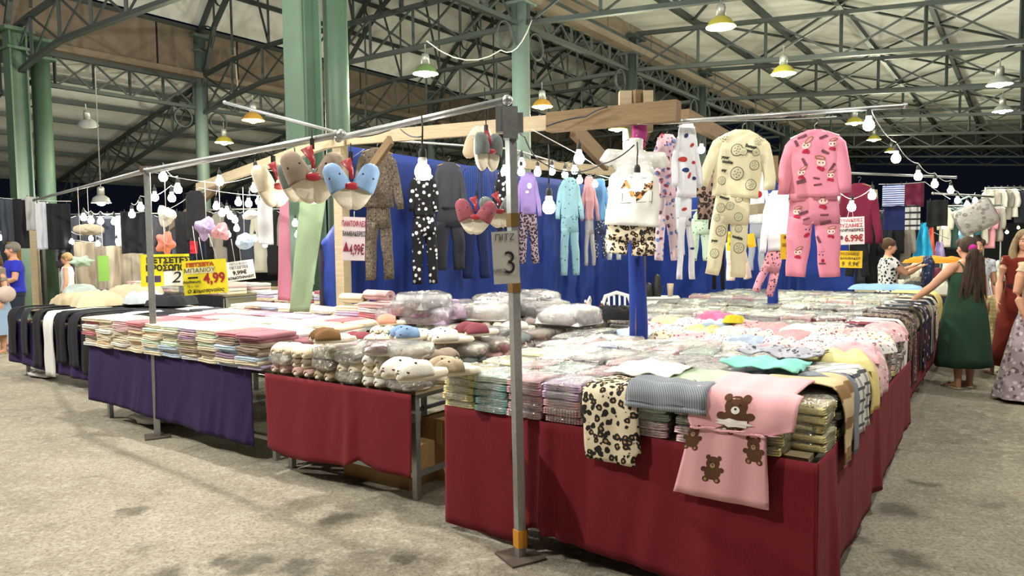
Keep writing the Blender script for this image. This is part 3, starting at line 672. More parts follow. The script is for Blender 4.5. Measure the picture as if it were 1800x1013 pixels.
for (u, v, stack) in ((2.72, 1.75, ['grey blue', 'light grey', 'rose', 'light grey', 'pale pink']), (3.06, 1.78, ['lilac', 'mauve', 'lilac', 'cream']), (2.5, 1.72, ['sage', 'light grey', 'rose'])):
    for j, cn in enumerate(stack):
        towel(u, v, TH + .16 * (u > 2.6) + .045 * j, cn, '%s plush towel, %s up, pile under the blue cloth, %s end' % (cn, ORD[j], 'slipper' if u < 2.6 else 'middle' if u < 3 else 'far'), ru(-.08, .08), sc=(1.25, .9, 1.4))
roll(2.74, 1.72, TH + .40, 'pale pink', 'pink rolled towel on top of the pile by the blue cloth', .32, .055); roll(3.07, 1.72, TH + .36, 'cream', 'cream rolled towel on top of the pile by the blue cloth', .3, .055)
# higher piles at the back of the towel table
bk = ((5.0, 2.3, 7), (4.68, 2.3, 6), (4.34, 2.34, 7), (4.0, 2.3, 8), (3.7, 2.3, 8))
for i, (u, v, n) in enumerate(bk):
    for j in range(n):
        cn = ['pale pink', 'lilac', 'cream', 'light grey', 'white', 'rose', 'mauve', 'sage', 'peach'][(j * 2 + i * 3) % 9]
        towel(u, v, .86 + .036 * j, cn, '%s towel, %s up, %s tall pile at the back of the towel table' % (cn, ORD[j], ORD[i]), ru(-.05, .05))

# bagged packs
def pack_meshes(w, d, h, seed):
    g = slab(w, d, h, seed, 3, .004, 6)
    b = MB(); b.ell((0, 0, 0), (1, 1, 1), 28, 16); vv = []
    for p in b.v:
        q = Vector(p); sx = [abs(c) ** .35 * (1 if c >= 0 else -1) for c in q]
        x, y, z = sx[0] * w * .54, sx[1] * d * .54, sx[2] * h * .62
        k = noise.noise(Vector((x * 14, y * 14, seed * 3 + (5 if z > 0 else 0)))); k2 = noise.noise(Vector((x * 34, y * 34, seed * 5)))
        rg = 1 - 2.2 * abs(noise.noise(Vector((x * 13 + 4, y * 13, seed * 2)))); vv.append((x + k2 * .008, y + k2 * .008, z + h / 2 + (k * .012 + k2 * .008 + max(0, rg) * .012) * (1 if z > 0 else .3)))
    b.v = vv; return g, b
def prints(kind):
    return {
     'lemon': fabric('e6dc9a'), 'lemon print': spots('eadfa4', 'c99a4a', 28, .25, key='lemon'), 'aqua': fabric('8fccc9'), 'pink': fabric('e0aeb4'), 'pink print': floral('e6bfc4', ['b0606e', 'f3ece6'], 26),
     'lilac': fabric('c3a6c9'), 'white': fabric('e6e4e0'), 'white print': floral('e6e3dd', ['a8606a', '6f7f9a'], 30), 'grey': fabric('b3b3b6'), 'mint': fabric('bcd6c4'), 'pale blue': fabric('b4c4da'),
     'cream print': floral('e7ddc4', ['9a7a50', '5a6a52'], 26), 'rose stripe': stripes('ddb5b5', '9d5a62', 60, 0), 'dark print': floral('4b4347', ['c9b7ae', '8a5a62'], 34, key='dk'), 'leopard': leopard(sc=40), 'dark leopard': leopard('8a7668', '5a4638', '15110f', 40, 'dlp'),
     'burgundy hearts': spots('6a1230', 'e9e1df', 26, .26, key='bh'), 'black': fabric('17171a'), 'navy print': spots('161a33', 'dcdbe0', 30, .22, key='np'), 'mauve': fabric('8f6a80'), 'yellow': fabric('e6c95a'), 'mulberry': fabric('7d3556')}[kind]
PM = {}
def packset(tag_, w, d, h, kinds, nv=2):
    res = {}
    for s in range(nv):
        g, b = pack_meshes(w, d, h, s + 3)
        base = g.mesh('garment', prints(kinds[0]), True); bag = b.mesh('bag', PLASTIC, True, merge=True)
        for k in kinds:
            me = base.copy(); me.materials.clear(); me.materials.append(prints(k)); res[(k, s)] = (me, bag)
    return res
KP = ['lemon', 'lemon print', 'aqua', 'pink', 'pink print', 'lilac', 'white', 'white print', 'grey', 'mint', 'pale blue', 'cream print', 'rose stripe', 'dark print', 'leopard']
PK1 = packset('p', .205, .285, .036, KP)
def pack(ps, name, k, u, v, z, rz, label, group, cat='pyjamas', sc=1, tx=0, ty=0):
    g, bag = ps[(k, random.randrange(2))]
    r = empty(name, W(u, v, z), (tx, ty, RZ + rz), sc, label=label, cat=cat, group=group)
    ob('garment', g, r); ob('clear_bag', bag, r); return r
GP = 'bagged pyjama sets on the front red table'
# the aisle-side and front rows show their layers
fcols = [('lemon print', .46), ('aqua', .24), ('pink print', .02), ('lilac', -.21), ('cream print', -.44), ('mint', -.68), ('white print', -.93), ('lemon', -1.20)]
for i, (k, u) in enumerate(fcols):
    for j in range(5 if i != 5 else 4):
        kk = k
        if i == 0 and j in (0, 2): kk = 'lemon'
        if i == 1 and j > 3: kk = 'mint'
        if i == 2 and j > 1: kk = 'pink'
        if i == 3 and j < 2: kk = 'rose stripe'
        if i == 3 and j == 2: kk = 'pink'
        if i in (5, 6) and j < 2: kk = 'pink print'
        if i == 6 and j >= 2: kk = 'white'
        pack(PK1, 'bagged_pyjamas', kk, u + ru(-.006, .006), .215 + ru(-.012, .012), TH + .001 + .041 * j, ru(-.05, .05), '%s pyjamas in a clear bag, %s up, %s front stack from the lemon end' % (kk, ORD[j], ORD[i]), GP)
for r in range(9):
    v = .33 + .30 * r
    for j in range(5):
        kk = (['lemon', 'white', 'white print', 'grey', 'pink print', 'white print', 'pink', 'pink print', 'white print'][r], ['lemon', 'pink print', 'grey', 'cream print', 'pale blue'][j])[(j + r) % 2] if r else 'lemon'
        pack(PK1, 'bagged_pyjamas', kk, -1.29 + ru(-.01, .01), v, TH + .001 + .041 * j, PI / 2 + ru(-.06, .06), '%s pyjamas in a clear bag, %s up, %s stack along the aisle edge' % (kk, ORD[j], ORD[r]), GP)
seq = ['white', 'white print', 'grey', 'white', 'pale blue', 'white', 'white print', 'pink', 'white', 'mint', 'rose stripe', 'white']
for r in range(5):
    for i in range(8):
        u = .42 - .222 * i + ru(-.02, .02); v = .50 + .295 * r + ru(-.02, .02)
        for j in range(2):
            kk = seq[random.randrange(12)] if not (i == 0 and r < 2) else 'lemon'
            pack(PK1, 'bagged_pyjamas', kk, u + ru(-.01, .01), v + ru(-.01, .01), TH + .132 + .042 * j + .012 * (r % 2), ru(-.22, .22), '%s pyjamas in a shiny bag, %s layer, %s across, %s row inwards' % (kk, 'lower' if j == 0 else 'upper', ORD[i], ORD[r]), GP, tx=ru(-.06, .06), ty=ru(-.06, .06))

# loose crumpled garments at the back of the front table
def crumpled_mesh(w, d, h, seed, m):
    def f(i, j):
        x, y = (i - .5) * 2, (j - .5) * 2; e = max(0, 1 - max(abs(x), abs(y)) ** 3.5)
        q = Vector((x * 1.7, y * 1.7, seed * 2.3)); r = 1 - abs(noise.noise(q)) * 1.7; r2 = 1 - abs(noise.noise(q * 2.6)) * 1.6
        wob_ = 1 + .13 * noise.noise(Vector((x * 1.4, y * 1.4, seed)))
        return Vector((x * w / 2 * wob_, y * d / 2 * wob_, e ** .5 * h * (.5 + .35 * r + .2 * r2)))
    mb = MB(); mb.grid(20, 20, f); mb.add([(-w / 2 * .9, -d / 2 * .9, 0), (w / 2 * .9, -d / 2 * .9, 0), (w / 2 * .9, d / 2 * .9, 0), (-w / 2 * .9, d / 2 * .9, 0)], [(3, 2, 1, 0)])
    return mb.mesh('crumpled', m, True)
CK = ['pink print', 'white print', 'lilac', 'cream print', 'pink', 'white', 'lemon', 'mint', 'pale blue', 'rose stripe']
CM = {(k, s): crumpled_mesh(.27, .3, .085, s + i * 3, prints(k)) for i, k in enumerate(CK) for s in range(2)}
GC = 'loose crumpled pyjama tops on the front table'
for r in range(4):
    for i in range(8):
        u = .40 - .225 * i + ru(-.03, .03); v = 1.98 + .27 * r + ru(-.03, .03)
        if abs(u - .28) < .12 and abs(v - 2.02) < .15: continue
        k = CK[random.choice((0, 1, 1, 2, 3, 4, 5, 5, 6, 8)) if r else random.choice((0, 4, 5, 6))]
        place('crumpled_top', CM[(k, random.randrange(2))], u, v, TH + .128 + .02 * r, ru(-.6, .6), '%s crumpled top, %s across, %s loose row behind the bags' % (k, ORD[i], ORD[r]), 'pyjamas', GC)
for r in range(6):
    k = CK[[6, 4, 1, 3, 0, 4][r]]
    place('crumpled_top', CM[(k, r % 2)], -1.30, 1.35 + .30 * r, TH + .21, ru(-.4, .4), '%s crumpled top, %s one lying on the aisle-edge stacks' % (k, ORD[r]), 'pyjamas', GC, 1.1)
place('crumpled_top', crumpled_mesh(.34, .24, .12, 5, fabric('e8749c')), .0, 3.0, TH + .2, .2, 'bright pink crumpled top at the back of the front table', 'pyjamas', GC)
place('crumpled_top', crumpled_mesh(.16, .14, .06, 8, fabric('e6d23a')), -.22, 2.75, TH + .26, .2, 'small yellow crumpled top beside the bright pink one', 'pyjamas', GC)
place('crumpled_top', crumpled_mesh(.5, .4, .1, 9, fabric('c21d56')), .72, 1.5, TH + .02, .1, 'magenta cloth lying between the shiny bags and the slippers', 'cloth', GC)

# back table: bagged pyjamas, seen mostly as long low rows
KL = ['white print', 'dark print', 'grey', 'leopard', 'dark leopard', 'white', 'pink print', 'burgundy hearts', 'black', 'navy print', 'lilac', 'pale blue', 'cream print', 'yellow', 'pink']
PK2 = packset('l', .27, .30, .034, KL)
GL = 'bagged pyjamas on the long back table'
for i in range(10):
    u = 1.36 - .285 * i
    for j in range(5):
        kk = ['dark leopard', 'dark print', 'black', 'dark leopard', ('white print', 'grey', 'lilac')[i % 3]][j]
        if i == 9: kk = ['dark print', 'dark leopard', 'dark print', 'burgundy hearts', 'burgundy hearts'][j]
        pack(PK2, 'bagged_clothes', kk, u, 3.46 + ru(-.015, .015), TH + .001 + .038 * j, ru(-.05, .05), '%s pyjamas in a bag, %s up, %s stack fronting the back table' % (kk, ORD[j], ORD[i]), GL, 'leggings')
for r in range(13):
    v = 3.80 + .345 * r
    for i in range(9):
        u = 1.32 - .285 * i + ru(-.02, .02)
        if r in (0, 1): kk = random.choice(['white print', 'lilac', 'grey', 'white', 'pink print'] if i < 6 else ['burgundy hearts', 'dark print', 'pink print'])
        elif r < 5: kk = random.choice(['dark print', 'leopard', 'white print', 'grey', 'dark leopard'])
        else: kk = random.choice(['white', 'cream print', 'white print', 'grey', 'pale blue', 'yellow' if r in (8, 9) else 'pink'])
        pack(PK2, 'bagged_clothes', kk, u, v, TH + .102 + .008 * (r % 2) + (.03 if r in (1, 4, 7) else 0), ru(-.15, .15), '%s pyjamas in a bag, %s across in the %s row of the back table' % (kk, ORD[i], ORD[r]), GL, 'leggings', tx=ru(-.04, .04), ty=ru(-.04, .04), sc=(1, 1, 1.5))

# ---- draped garments: strips that lie on the goods and hang over the edge
def drape(name, path, wfun, m, label, cat, th=.006, fold=.006, nx=12, seed=0, group=None, decals=(), fmax=None, parent_label=None):
    # path: list of (pos Vector) down the middle; side: unit sideways vector; widths per point
    pts, side = path; n = len(pts)
    cum = [0]
    for i in range(1, n): cum.append(cum[-1] + (pts[i] - pts[i - 1]).length)
    segn = [side.cross((pts[i + 1] - pts[i]).normalized()).normalized() for i in range(n - 1)]
    sg_ = 1 if segn[0].z > 0 else -1
    vn = [(segn[max(0, i - 1)] + segn[min(n - 2, i)]).normalized() * sg_ for i in range(n)]
    def S(a, s, off=0.0):
        d = s * cum[-1]; i = 0
        while i < n - 2 and d > cum[i + 1]: i += 1
        t_ = (d - cum[i]) / max(1e-6, cum[i + 1] - cum[i]); p = pts[i].lerp(pts[i + 1], t_); nrm = vn[i].lerp(vn[i + 1], t_).normalized()
        l, r = wfun(s); x = l + (r - l) * a
        dd = fold * (math.sin(x * 42 + seed) * .6 + noise.noise(Vector((x * 7, s * 4, seed))) * 1.6)
        return p + side * x + nrm * (dd + off + .008)
    mb = MB(); mb.grid(nx, 26, lambda a, s: S(a, s)); o0 = pts[0].copy()
    mb.v = [tuple(Vector(v) - o0) for v in mb.v]
    root = empty(name, o0, label=label, cat=cat, group=group)
    ob('fabric_panel', solid(mb.mesh(name, m, True), th), root)
    return root, S, o0
def decal(root, S, o0, a, s, ra, rs, m, name='print', rot=0, n=14, off=.006, parts=None):
    mb = MB(); vv = [S(a, s, off) - o0]
    for rg in (.5, 1):
        for k in range(n):
            th = 2 * PI * k / n; x, y = rg * math.cos(th) * ra, rg * math.sin(th) * rs
            vv.append(S(a + x * math.cos(rot) - y * math.sin(rot) * ra / max(rs, 1e-6) , s + x * math.sin(rot) * rs / max(ra, 1e-6) + y * math.cos(rot), off) - o0)
    ff = [(0, 1 + k, 1 + (k + 1) % n) for k in range(n)] + [(1 + k, 1 + n + k, 1 + n + (k + 1) % n, 1 + (k + 1) % n) for k in range(n)]
    mb.add(vv, ff); return mb
def ellipses(root, S, o0, items, m, name, label=None, off=.006):
    mb = MB()
    for (a, s, ra, rs) in items:
        q = decal(root, S, o0, a, s, ra, rs, m, off=off); mb.add(q.v, q.f)
    return ob(name, mb.mesh(name, m, True), root, label=label)
ztop = TH + .235
def edge_path(u, vin, vout, ztop, zbot, n=10, axis='front', skew=0, bulge=.03):
    pts = [];
    for i in range(5): pts.append((vin + (vout - vin) * i / 5, ztop))
    pts += [(vout + .0, ztop - .005), (vout - .02, ztop - .03), (vout - bulge, ztop - .08)]
    for i in range(1, n + 1): pts.append((vout - bulge - .005, ztop - .08 + (zbot - ztop + .08) * i / n))
    out = []
    for k, (w_, z) in enumerate(pts):
        sk = skew * max(0, (k - 5) / (len(pts) - 5))
        out.append(W(u + sk, w_, z) if axis == 'front' else W(w_, u + sk, z))
    return out
# pink bear pyjamas at the corner
MBEAR = fabric('5a3b28', .15); MPINK = fabric('e3aab0', .06, 80)
def bw(s):
    if s < .4: return (-.2, .2)
    if s < .645: return (-.22, .24)
    k = (s - .645) / .355; return (-.2 - .05 * k, .13 + .05 * k)
bp_ = edge_path(-1.14, .50, .07, ztop + .02, .50, 9, 'front', .06)
root, S, o0 = drape('bear_pyjamas', (bp_, -UX * -1), bw, MPINK, 'pink pyjama set printed with brown bears, hanging over the front corner', 'pyjamas', fold=.005, nx=26, seed=2)
def bear(a, s, k=1.0, face=False):
    body = [(a, s, .085 * k, .036 * k), (a + .01, s + .045 * k, .1 * k, .042 * k), (a - .07 * k, s - .03 * k, .03 * k, .013 * k), (a + .07 * k, s - .03 * k, .03 * k, .013 * k), (a - .1 * k, s + .035 * k, .035 * k, .014 * k), (a + .11 * k, s + .03 * k, .035 * k, .014 * k), (a - .06 * k, s + .085 * k, .04 * k, .016 * k), (a + .075 * k, s + .085 * k, .04 * k, .016 * k)]
    ellipses(root, S, o0, body, MBEAR, 'bear_print', 'brown bear print', .007)
    ellipses(root, S, o0, [(a, s + .012 * k, .032 * k, .013 * k)] + [(a - .06 * k, s + .087 * k, .018 * k, .008 * k), (a + .075 * k, s + .087 * k, .018 * k, .008 * k)], fabric('a98465') if not face else fabric('e9e4dc'), 'muzzle_print', None, .0085)
    ellipses(root, S, o0, [(a, s + .008 * k, .01 * k, .004 * k), (a - .03 * k, s - .006 * k, .007 * k, .003 * k), (a + .03 * k, s - .006 * k, .007 * k, .003 * k)], BLACK, 'eye_print', None, .0095)
bear(.45, .535, 1.3, True); bear(.06, .68, .9); bear(.84, .70, .95); bear(.38, .82, .95)
mb = MB()
def star(a, s, ra, rs, off=.0105):
    vv = [S(a, s, off) - o0] + [S(a + math.cos(k * PI / 7) * ra * (1 if k % 2 == 0 else .7), s + math.sin(k * PI / 7) * rs * (1 if k % 2 == 0 else .7), off) - o0 for k in range(14)]
    mb.add(vv, [(0, 1 + k, 1 + (k + 1) % 14) for k in range(14)])
star(.45, .61, .2, .022); ob('collar_print', mb.mesh('collar', fabric('e9e4dc')), root, label='white ruffled collar print')
# ruffled second layer: the folded top's hem
mb = MB(); mb.grid(26, 3, lambda a, s: S(a, .645 + s * .012 + .004 * math.sin(a * 20), .014) - o0); ob('hem', solid(mb.mesh('hem', MPINK), .004), root)
# leopard shorts
def lw(s): return (-.10 - .05 * min(1, s * 2), .12 + .03 * min(1, s * 2) - .03 * (s > .9))
lp = edge_path(-.50, .30, .075, ztop - .01, .58, 8, 'front', -.03)
drape('leopard_shorts', (lp, UX), lw, leopard('dccfb2', 'b08a58', '1a1512', 30, 'lshort'), 'leopard print shorts hanging over the front table beside the grey pyjamas', 'shorts', nx=16, seed=4, fold=.007)
# grey ribbed trousers and sage top, folded over the front edge
gp = edge_path(-.80, .62, .08, ztop - .0, ztop - .09, 3, 'front')
sg, sgS, sgO = drape('sage_top', (gp[:7], UX), lambda s: (-.21, .2), fabric('aebfa6'), 'sage green pyjama top with dark lettering, lying between leopard and bear sets', 'pyjamas', nx=14, seed=6)
r_, S_, o_ = drape('ribbed_trousers', (gp[4:], UX), lambda s: (-.2, .19), stripes('8d939b', '6a7078', 110, 0), 'grey ribbed pyjama trousers folded under the sage top', 'pyjamas', nx=14, seed=7, th=.03)
mb = MB()
for (x0, y0, x1, y1) in ((.3, .75, .5, .6), (.34, .65, .52, .8), (.5, .58, .62, .82), (.58, .75, .78, .66), (.4, .85, .7, .83), (.6, .6, .8, .78), (.36, .72, .72, .74), (.7, .6, .72, .86)):
    for k in range(6):
        a, c = x0 + (x1 - x0) * k / 6, y0 + (y1 - y0) * k / 6; e, g_ = x0 + (x1 - x0) * (k + 1) / 6, y0 + (y1 - y0) * (k + 1) / 6
        mb.add([sgS(a, c, .007) - sgO, sgS(e, g_, .007) - sgO, sgS(e + .012, g_ + .025, .007) - sgO, sgS(a + .012, c + .025, .007) - sgO], [(0, 1, 2, 3)])
ob('lettering', mb.mesh('lettering', fabric('2a3236'), True), sg, label='dark scrawled lettering')
drape('white_top', (edge_path(-.56, .62, .25, ztop + .02, ztop - .02, 2, 'front')[:6], UX), lambda s: (-.2, .16), prints('white'), 'white crumpled top lying above the leopard shorts', 'pyjamas', nx=14, seed=12, fold=.012)
# pieces hanging over the aisle edge
SIDE = VY
def sidedrape(name, v, w, uin, zb, m, label, seed, skew=0, z=ztop, uo=-1.42, th=.006):
    pts = edge_path(v, uin, uo, z, zb, 6, 'side', skew, bulge=.035)
    return drape(name, (pts, VY), lambda s: (-w / 2, w / 2), m, label, 'pyjamas', nx=12, seed=seed, fold=.01, th=th, group='garments hanging over the aisle edge of the front table')
sidedrape('draped_trousers', .62, .3, -1.1, .60, stripes('c9b48c', '8a6a44', 7, 2, .6), 'beige garment with brown star blotches hanging near the bear pyjamas', 1)
sidedrape('draped_trousers', .80, .16, -1.1, .60, fabric('7a818c'), 'slate grey garment hanging over the aisle edge', 2)
sidedrape('draped_trousers', 1.02, .24, -1.0, .66, stripes('d8d6cf', '4e5258', 16, 2, .75, two=1), 'white and grey checked garment hanging over the aisle edge', 3)
sidedrape('draped_trousers', 1.30, .2, -1.0, .70, fabric('e2cf86'), 'pale yellow garment hanging over the aisle edge', 4)
sidedrape('draped_blouse', 1.62, .34, -1.05, .74, prints('pink print'), 'pink flowered top sagging over the aisle edge', 5)
drape('aqua_top', (edge_path(-1.02, .98, .68, ztop + .03, ztop, 2, 'front')[:6], UX), lambda s: (-.2, .2), fabric('86cdbf'), 'aqua top with a dark print lying near the corner', 'pyjamas', nx=14, seed=22, fold=.014)
drape('grey_print_top', (edge_path(-1.02, 1.3, 1.0, ztop + .05, ztop, 2, 'front')[:6], UX), lambda s: (-.22, .22), floral('a9a9b4', ['3a3d4a', '6d7080'], 20), 'grey lettered top lying behind the aqua one', 'pyjamas', nx=14, seed=23, fold=.014)
# leggings hanging down the aisle side of the back table
hang = [(3.42, 'burgundy hearts', .3), (3.62, 'pink', .38), (3.84, 'white', .36), (4.15, 'dark leopard', .3), (4.5, 'dark print', .3), (4.9, 'black', .36), (5.3, 'navy print', .3), (5.7, 'navy print', .34), (6.15, 'grey', .36), (6.6, 'cream print', .45)]
HN = {'pink': 'pale pink', 'white': 'white', 'black': 'plain black', 'grey': 'grey'}
for i, (v, k, zb) in enumerate(hang):
    m = spots('6a1230', 'e9e1df', 14, .3, key='bh2') if k == 'burgundy hearts' else spots('161a33', 'dcdbe0', 14, .3, key='np2') if k == 'navy print' else prints(k)
    pts = edge_path(v, -.95, -1.27, TH + .22, zb, 8, 'side', bulge=.05)
    drape('hanging_leggings', (pts, VY), lambda s: (-.085, .085), m, '%s leggings hanging down the aisle side, %s from the red cloth' % (HN.get(k, k), ORD[i]), 'leggings', nx=8, seed=i, group='leggings hung over the aisle edge of the back table')
y0 = W(-1.2, 7.1, 0)
drape('yellow_towel', (edge_path(7.2, -.8, -1.25, TH + .24, .62, 6, 'side', bulge=.05), VY), lambda s: (-.28, .28), fabric('ead584'), 'yellow cloth with an orange motif under the hand of the green-dressed woman', 'cloth', nx=10, seed=31)
place('blue_shirt', crumpled_mesh(.9, .35, .08, 12, fabric('8fb4e0')), -.6, 8.0, TH + .22, .1, 'light blue folded shirt at the far end of the back table', 'shirt', None)

# leggings table on the left
lg = [(8.3, '1a1a1f', 'black'), (7.95, '24242b', 'charcoal'), (7.6, '1b1b20', 'black'), (7.28, 'd8d9d8', 'white'), (6.98, '17171c', 'black'), (6.68, '202028', 'charcoal'), (6.38, '15151a', 'black'), (6.05, 'cfd3d6', 'pale grey'), (5.75, '15151a', 'black'), (5.42, '1d1830', 'dark violet')]
for i, (u, c_, nm) in enumerate(lg):
    pts = edge_path(u, 1.5, .86, TH + .16 - .0, [.3, .32, .2, .12, .3, .28, .22, .16, .16, .2][i], 8, 'front', bulge=.05)
    drape('hanging_leggings', (pts, UX), lambda s: (-.12, .12) if s < .45 else (-.11, .11), fabric(c_), '%s leggings hanging from the left table, %s from the outer end' % (nm, ORD[i]), 'leggings', nx=8, seed=i + 40, fold=.012, group='leggings draped over the left table')
bl = [variants(slab(.3, .36, .05, s, 2, .008), [fabric('17171b'), fabric('232329'), fabric('d0d1d0'), fabric('3a3f48'), fabric('c9b99c'), fabric('8f8f88')]) for s in range(3)]
for i in range(10):
    for r in range(3):
        for j in range(3):
            if r == 0 and j == 2: continue
            mi = random.choice([0, 1, 0, 1, 3]) if (r, j) != (2, 2) else random.choice([0, 2, 3])
            place('folded_leggings', bl[(i + j) % 3][mi], 8.3 - .325 * i, 1.25 + .42 * r, TH + .001 + .05 * j, ru(-.08, .08), '%s folded leggings, %s layer, %s across, %s row, left table' % (['black', 'charcoal', 'white', 'slate', 'beige', 'grey'][mi], ORD[j], ORD[i], ORD[r]), 'leggings', 'folded leggings on the left table')
for i, (u, v, z, k, nm, sc) in enumerate(((8.2, 1.5, .88, 'b9ab8c', 'beige', 1.3), (7.6, 1.5, .9, 'c6b898', 'beige', 1.5), (7.9, 1.9, .92, '4a5150', 'slate', 1.3), (7.2, 1.9, .92, 'b7c2c4', 'pale blue', 1.3), (7.35, 1.9, 1.0, 'b8ab90', 'sand', 1.3), (8.5, 1.8, .9, '5b625f', 'grey', 1.3), (6.7, 2.0, .9, '2a2a2e', 'black', 1.2), (8.45, 1.7, 1.0, 'a3adaa', 'pale grey green', 1.1))):
    place('puffy_vest', crumpled_mesh(.42, .36, .13, 20 + i, fabric(k)), u, v, z, ru(-.5, .5), '%s padded vest heaped on the left table, %s of the heap' % (nm, ORD[i]), 'vest', 'padded vests heaped on the left table', sc)

# ---- slippers
def slipper_meshes():
    up = MB(); vv = []; NX, NT_ = 12, 10
    # upper: arch of plush from toe to instep; sole: rounded slab
    L = .26
    def wid(s): return .043 + .012 * math.sin(PI * min(1, s * 1.15)) - (.03 * ((s - .85) / .15) ** 2 if s > .85 else 0) - (.02 * ((.12 - s) / .12) ** 2 if s < .12 else 0)
    for i in range(NX + 1):
        s = .42 + .575 * i / NX; y = -L / 2 + L * (1 - s) ; w_ = wid(s) + .006
        h = .055 * math.sqrt(max(0, 1 - ((s - .62) / .38) ** 2)) + .012 if s > .62 else .055 + .012 * (1 - (.62 - s) / .2) * .8
        for k in range(NT_ + 1):
            th = PI * k / NT_; vv.append((math.cos(th) * w_, y, .02 + math.sin(th) * h))
    up.add(vv, [(i * (NT_ + 1) + k, i * (NT_ + 1) + k + 1, (i + 1) * (NT_ + 1) + k + 1, (i + 1) * (NT_ + 1) + k) for i in range(NX) for k in range(NT_)])
    so = MB(); n = 24; ring_ = []
    for k in range(n):
        th = 2 * PI * k / n; y = math.cos(th) * L / 2; s = .5 - y / L; ring_.append((math.sin(th) / abs(math.sin(th) or 1) * wid(s) * abs(math.sin(th)) ** .45 if abs(math.sin(th)) > 1e-4 else 0, y))
    vv = [(x * a, y * a, z) for (a, z) in ((.93, 0), (1.03, .012), (.97, .03), (.8, .034)) for (x, y) in ring_]
    so.add(vv, [(r * n + k, r * n + (k + 1) % n, (r + 1) * n + (k + 1) % n, (r + 1) * n + k) for r in range(3) for k in range(n)] + [tuple(range(n))[::-1], tuple(range(3 * n, 4 * n))])
    ey = MB(); ey.ell((-.028, -.055, .072), (.007, .007, .007), 8, 6); ey.ell((.028, -.055, .072), (.007, .007, .007), 8, 6)
    return up, so, ey
upb, sob, eyb = slipper_meshes()
SC = {'cream': 'e6dcc4', 'beige': 'b9a78c', 'pale pink': 'd9b3ae', 'dusky rose': '8c4a54', 'grey': '6d7472', 'brown': '7a5a38', 'blue': '7f9cc0', 'white': 'e9e6dc', 'peach': 'e09a84', 'taupe': '8f8071'}
SMU = {k: solid(upb.mesh('upper', fabric(c_, .1, 120, .95, terry=True)), .006) for k, c_ in SC.items()}
SOLE = sob.mesh('sole', fabric('e8dfca', .06, 100, .95, terry=True)); EYES = eyb.mesh('eyes', BLACK); 
MOUTH = MB(); MOUTH.tube([(-.045, -.10, .04), (0, -.125, .046), (.045, -.10, .04)], .004, 6); MOUTH = MOUTH.mesh('mouth', fabric('7a2a24'))
bagb = MB(); bagb.ell((0, 0, 0), (1, 1, 1), 18, 9); vv = []
for p in bagb.v:
    sx = [abs(c) ** .45 * (1 if c >= 0 else -1) for c in p]; k = noise.noise(Vector(p) * 4.3); vv.append((sx[0] * .118 + k * .01, sx[1] * .15 + k * .01, sx[2] * .046 + .042 + k * .01))
bagb.v = vv; SBAG = bagb.mesh('slipper_bag', PLASTIC, True, merge=True)
def slippers(k, loc, rot, label, bag=True, eyes=False, name='slippers', sc=1, group='plush slippers piled on the slipper table', mouth=False):
    r = empty('plush_slippers', loc, rot, sc, label=label, cat='slippers', group=group)
    for sx in (-1, 1):
        s = ob('slipper', SMU[k], r, (sx * .056, 0, 0), (0, 0, -sx * .04)); ob('sole', SOLE, s)
        if eyes: ob('eye', EYES, s)
        if mouth: ob('mouth', MOUTH, s)
    if bag and (bag == 2 or rnd() < .45): ob('clear_bag', SBAG, r)
    return r
ks = list(SC)
for i in range(6):
    for j in range(3 if i < 5 else 4):
        k = random.choice(['cream', 'beige', 'cream', 'white', 'taupe', 'pale pink'])
        slippers(k, W(2.24 - .235 * i, .33, TH + .002 + .068 * j), (ru(-.05, .05), ru(-.05, .05), RZ + ru(-.12, .12)), '%s plush slippers, %s up, %s front stack from the towels' % (k, ORD[j], ORD[i]))
for r in range(8):
    for j in range(3):
        k = random.choice(['cream', 'beige', 'grey', 'pale pink', 'taupe'])
        slippers(k, W(1.08, .62 + .30 * r, TH + .002 + .068 * j), (0, ru(-.05, .05), RZ + PI / 2 + ru(-.15, .15)), '%s plush slippers, %s up, %s stack by the gap' % (k, ORD[j], ORD[r]))
pal = [['cream', 'pale pink', 'pale pink', 'beige', 'beige'], ['dusky rose', 'cream', 'pale pink', 'taupe', 'brown'], ['cream', 'grey', 'white', 'cream', 'pale pink'], ['blue', 'white', 'cream', 'peach', 'grey'], ['white', 'cream', 'peach', 'cream', 'white'], ['grey', 'beige', 'dusky rose', 'cream', 'pale pink'], ['cream', 'white', 'grey', 'taupe', 'cream'], ['white', 'beige', 'taupe', 'pale pink', 'grey']]
for r in range(8):
    for i in range(5):
        k = pal[r][i]; eyes = k in ('white', 'blue', 'cream') and (i + r) % 2 == 0
        slippers(k, W(2.18 - .235 * i + ru(-.02, .02), .66 + .29 * r, TH + .125 + ru(0, .02) + .014 * r), (ru(-.12, .05), ru(-.1, .1), RZ + ru(-.35, .35)), '%s plush slippers, %s across in the %s row of the slipper table' % (k, ORD[i], ORD[r]), bag=(not eyes and k != 'brown' and k != 'peach'), eyes=eyes, mouth=eyes)
def top_sl(px, py, z, k, label, rz=0, eyes=False, mouth=False, sc=1, bag=False):
    slippers(k, G(px, py, z), (0, 0, RZ + rz), label, bag, eyes, mouth=mouth, sc=sc)
top_sl(728, 662, TH + .27, 'white', 'white slippers with eyes and open red mouths, front corner of the slipper table', -.15, True, True, 1.15)
top_sl(797, 655, TH + .21, 'beige', 'beige slippers with puppy faces next to the white ones', -.5, True, False, 1.05)
top_sl(585, 600, TH + .27, 'brown', 'brown slippers with cream soles on top by the towels', -.45, False, False, 1.1)
top_sl(722, 595, TH + .25, 'blue', 'blue slippers with eyes on top of the slipper pile', -.45, True, True, 1.1)
top_sl(792, 600, TH + .24, 'white', 'white slippers with red mouths behind the puppy-faced ones', -.6, True, True, 1.15)
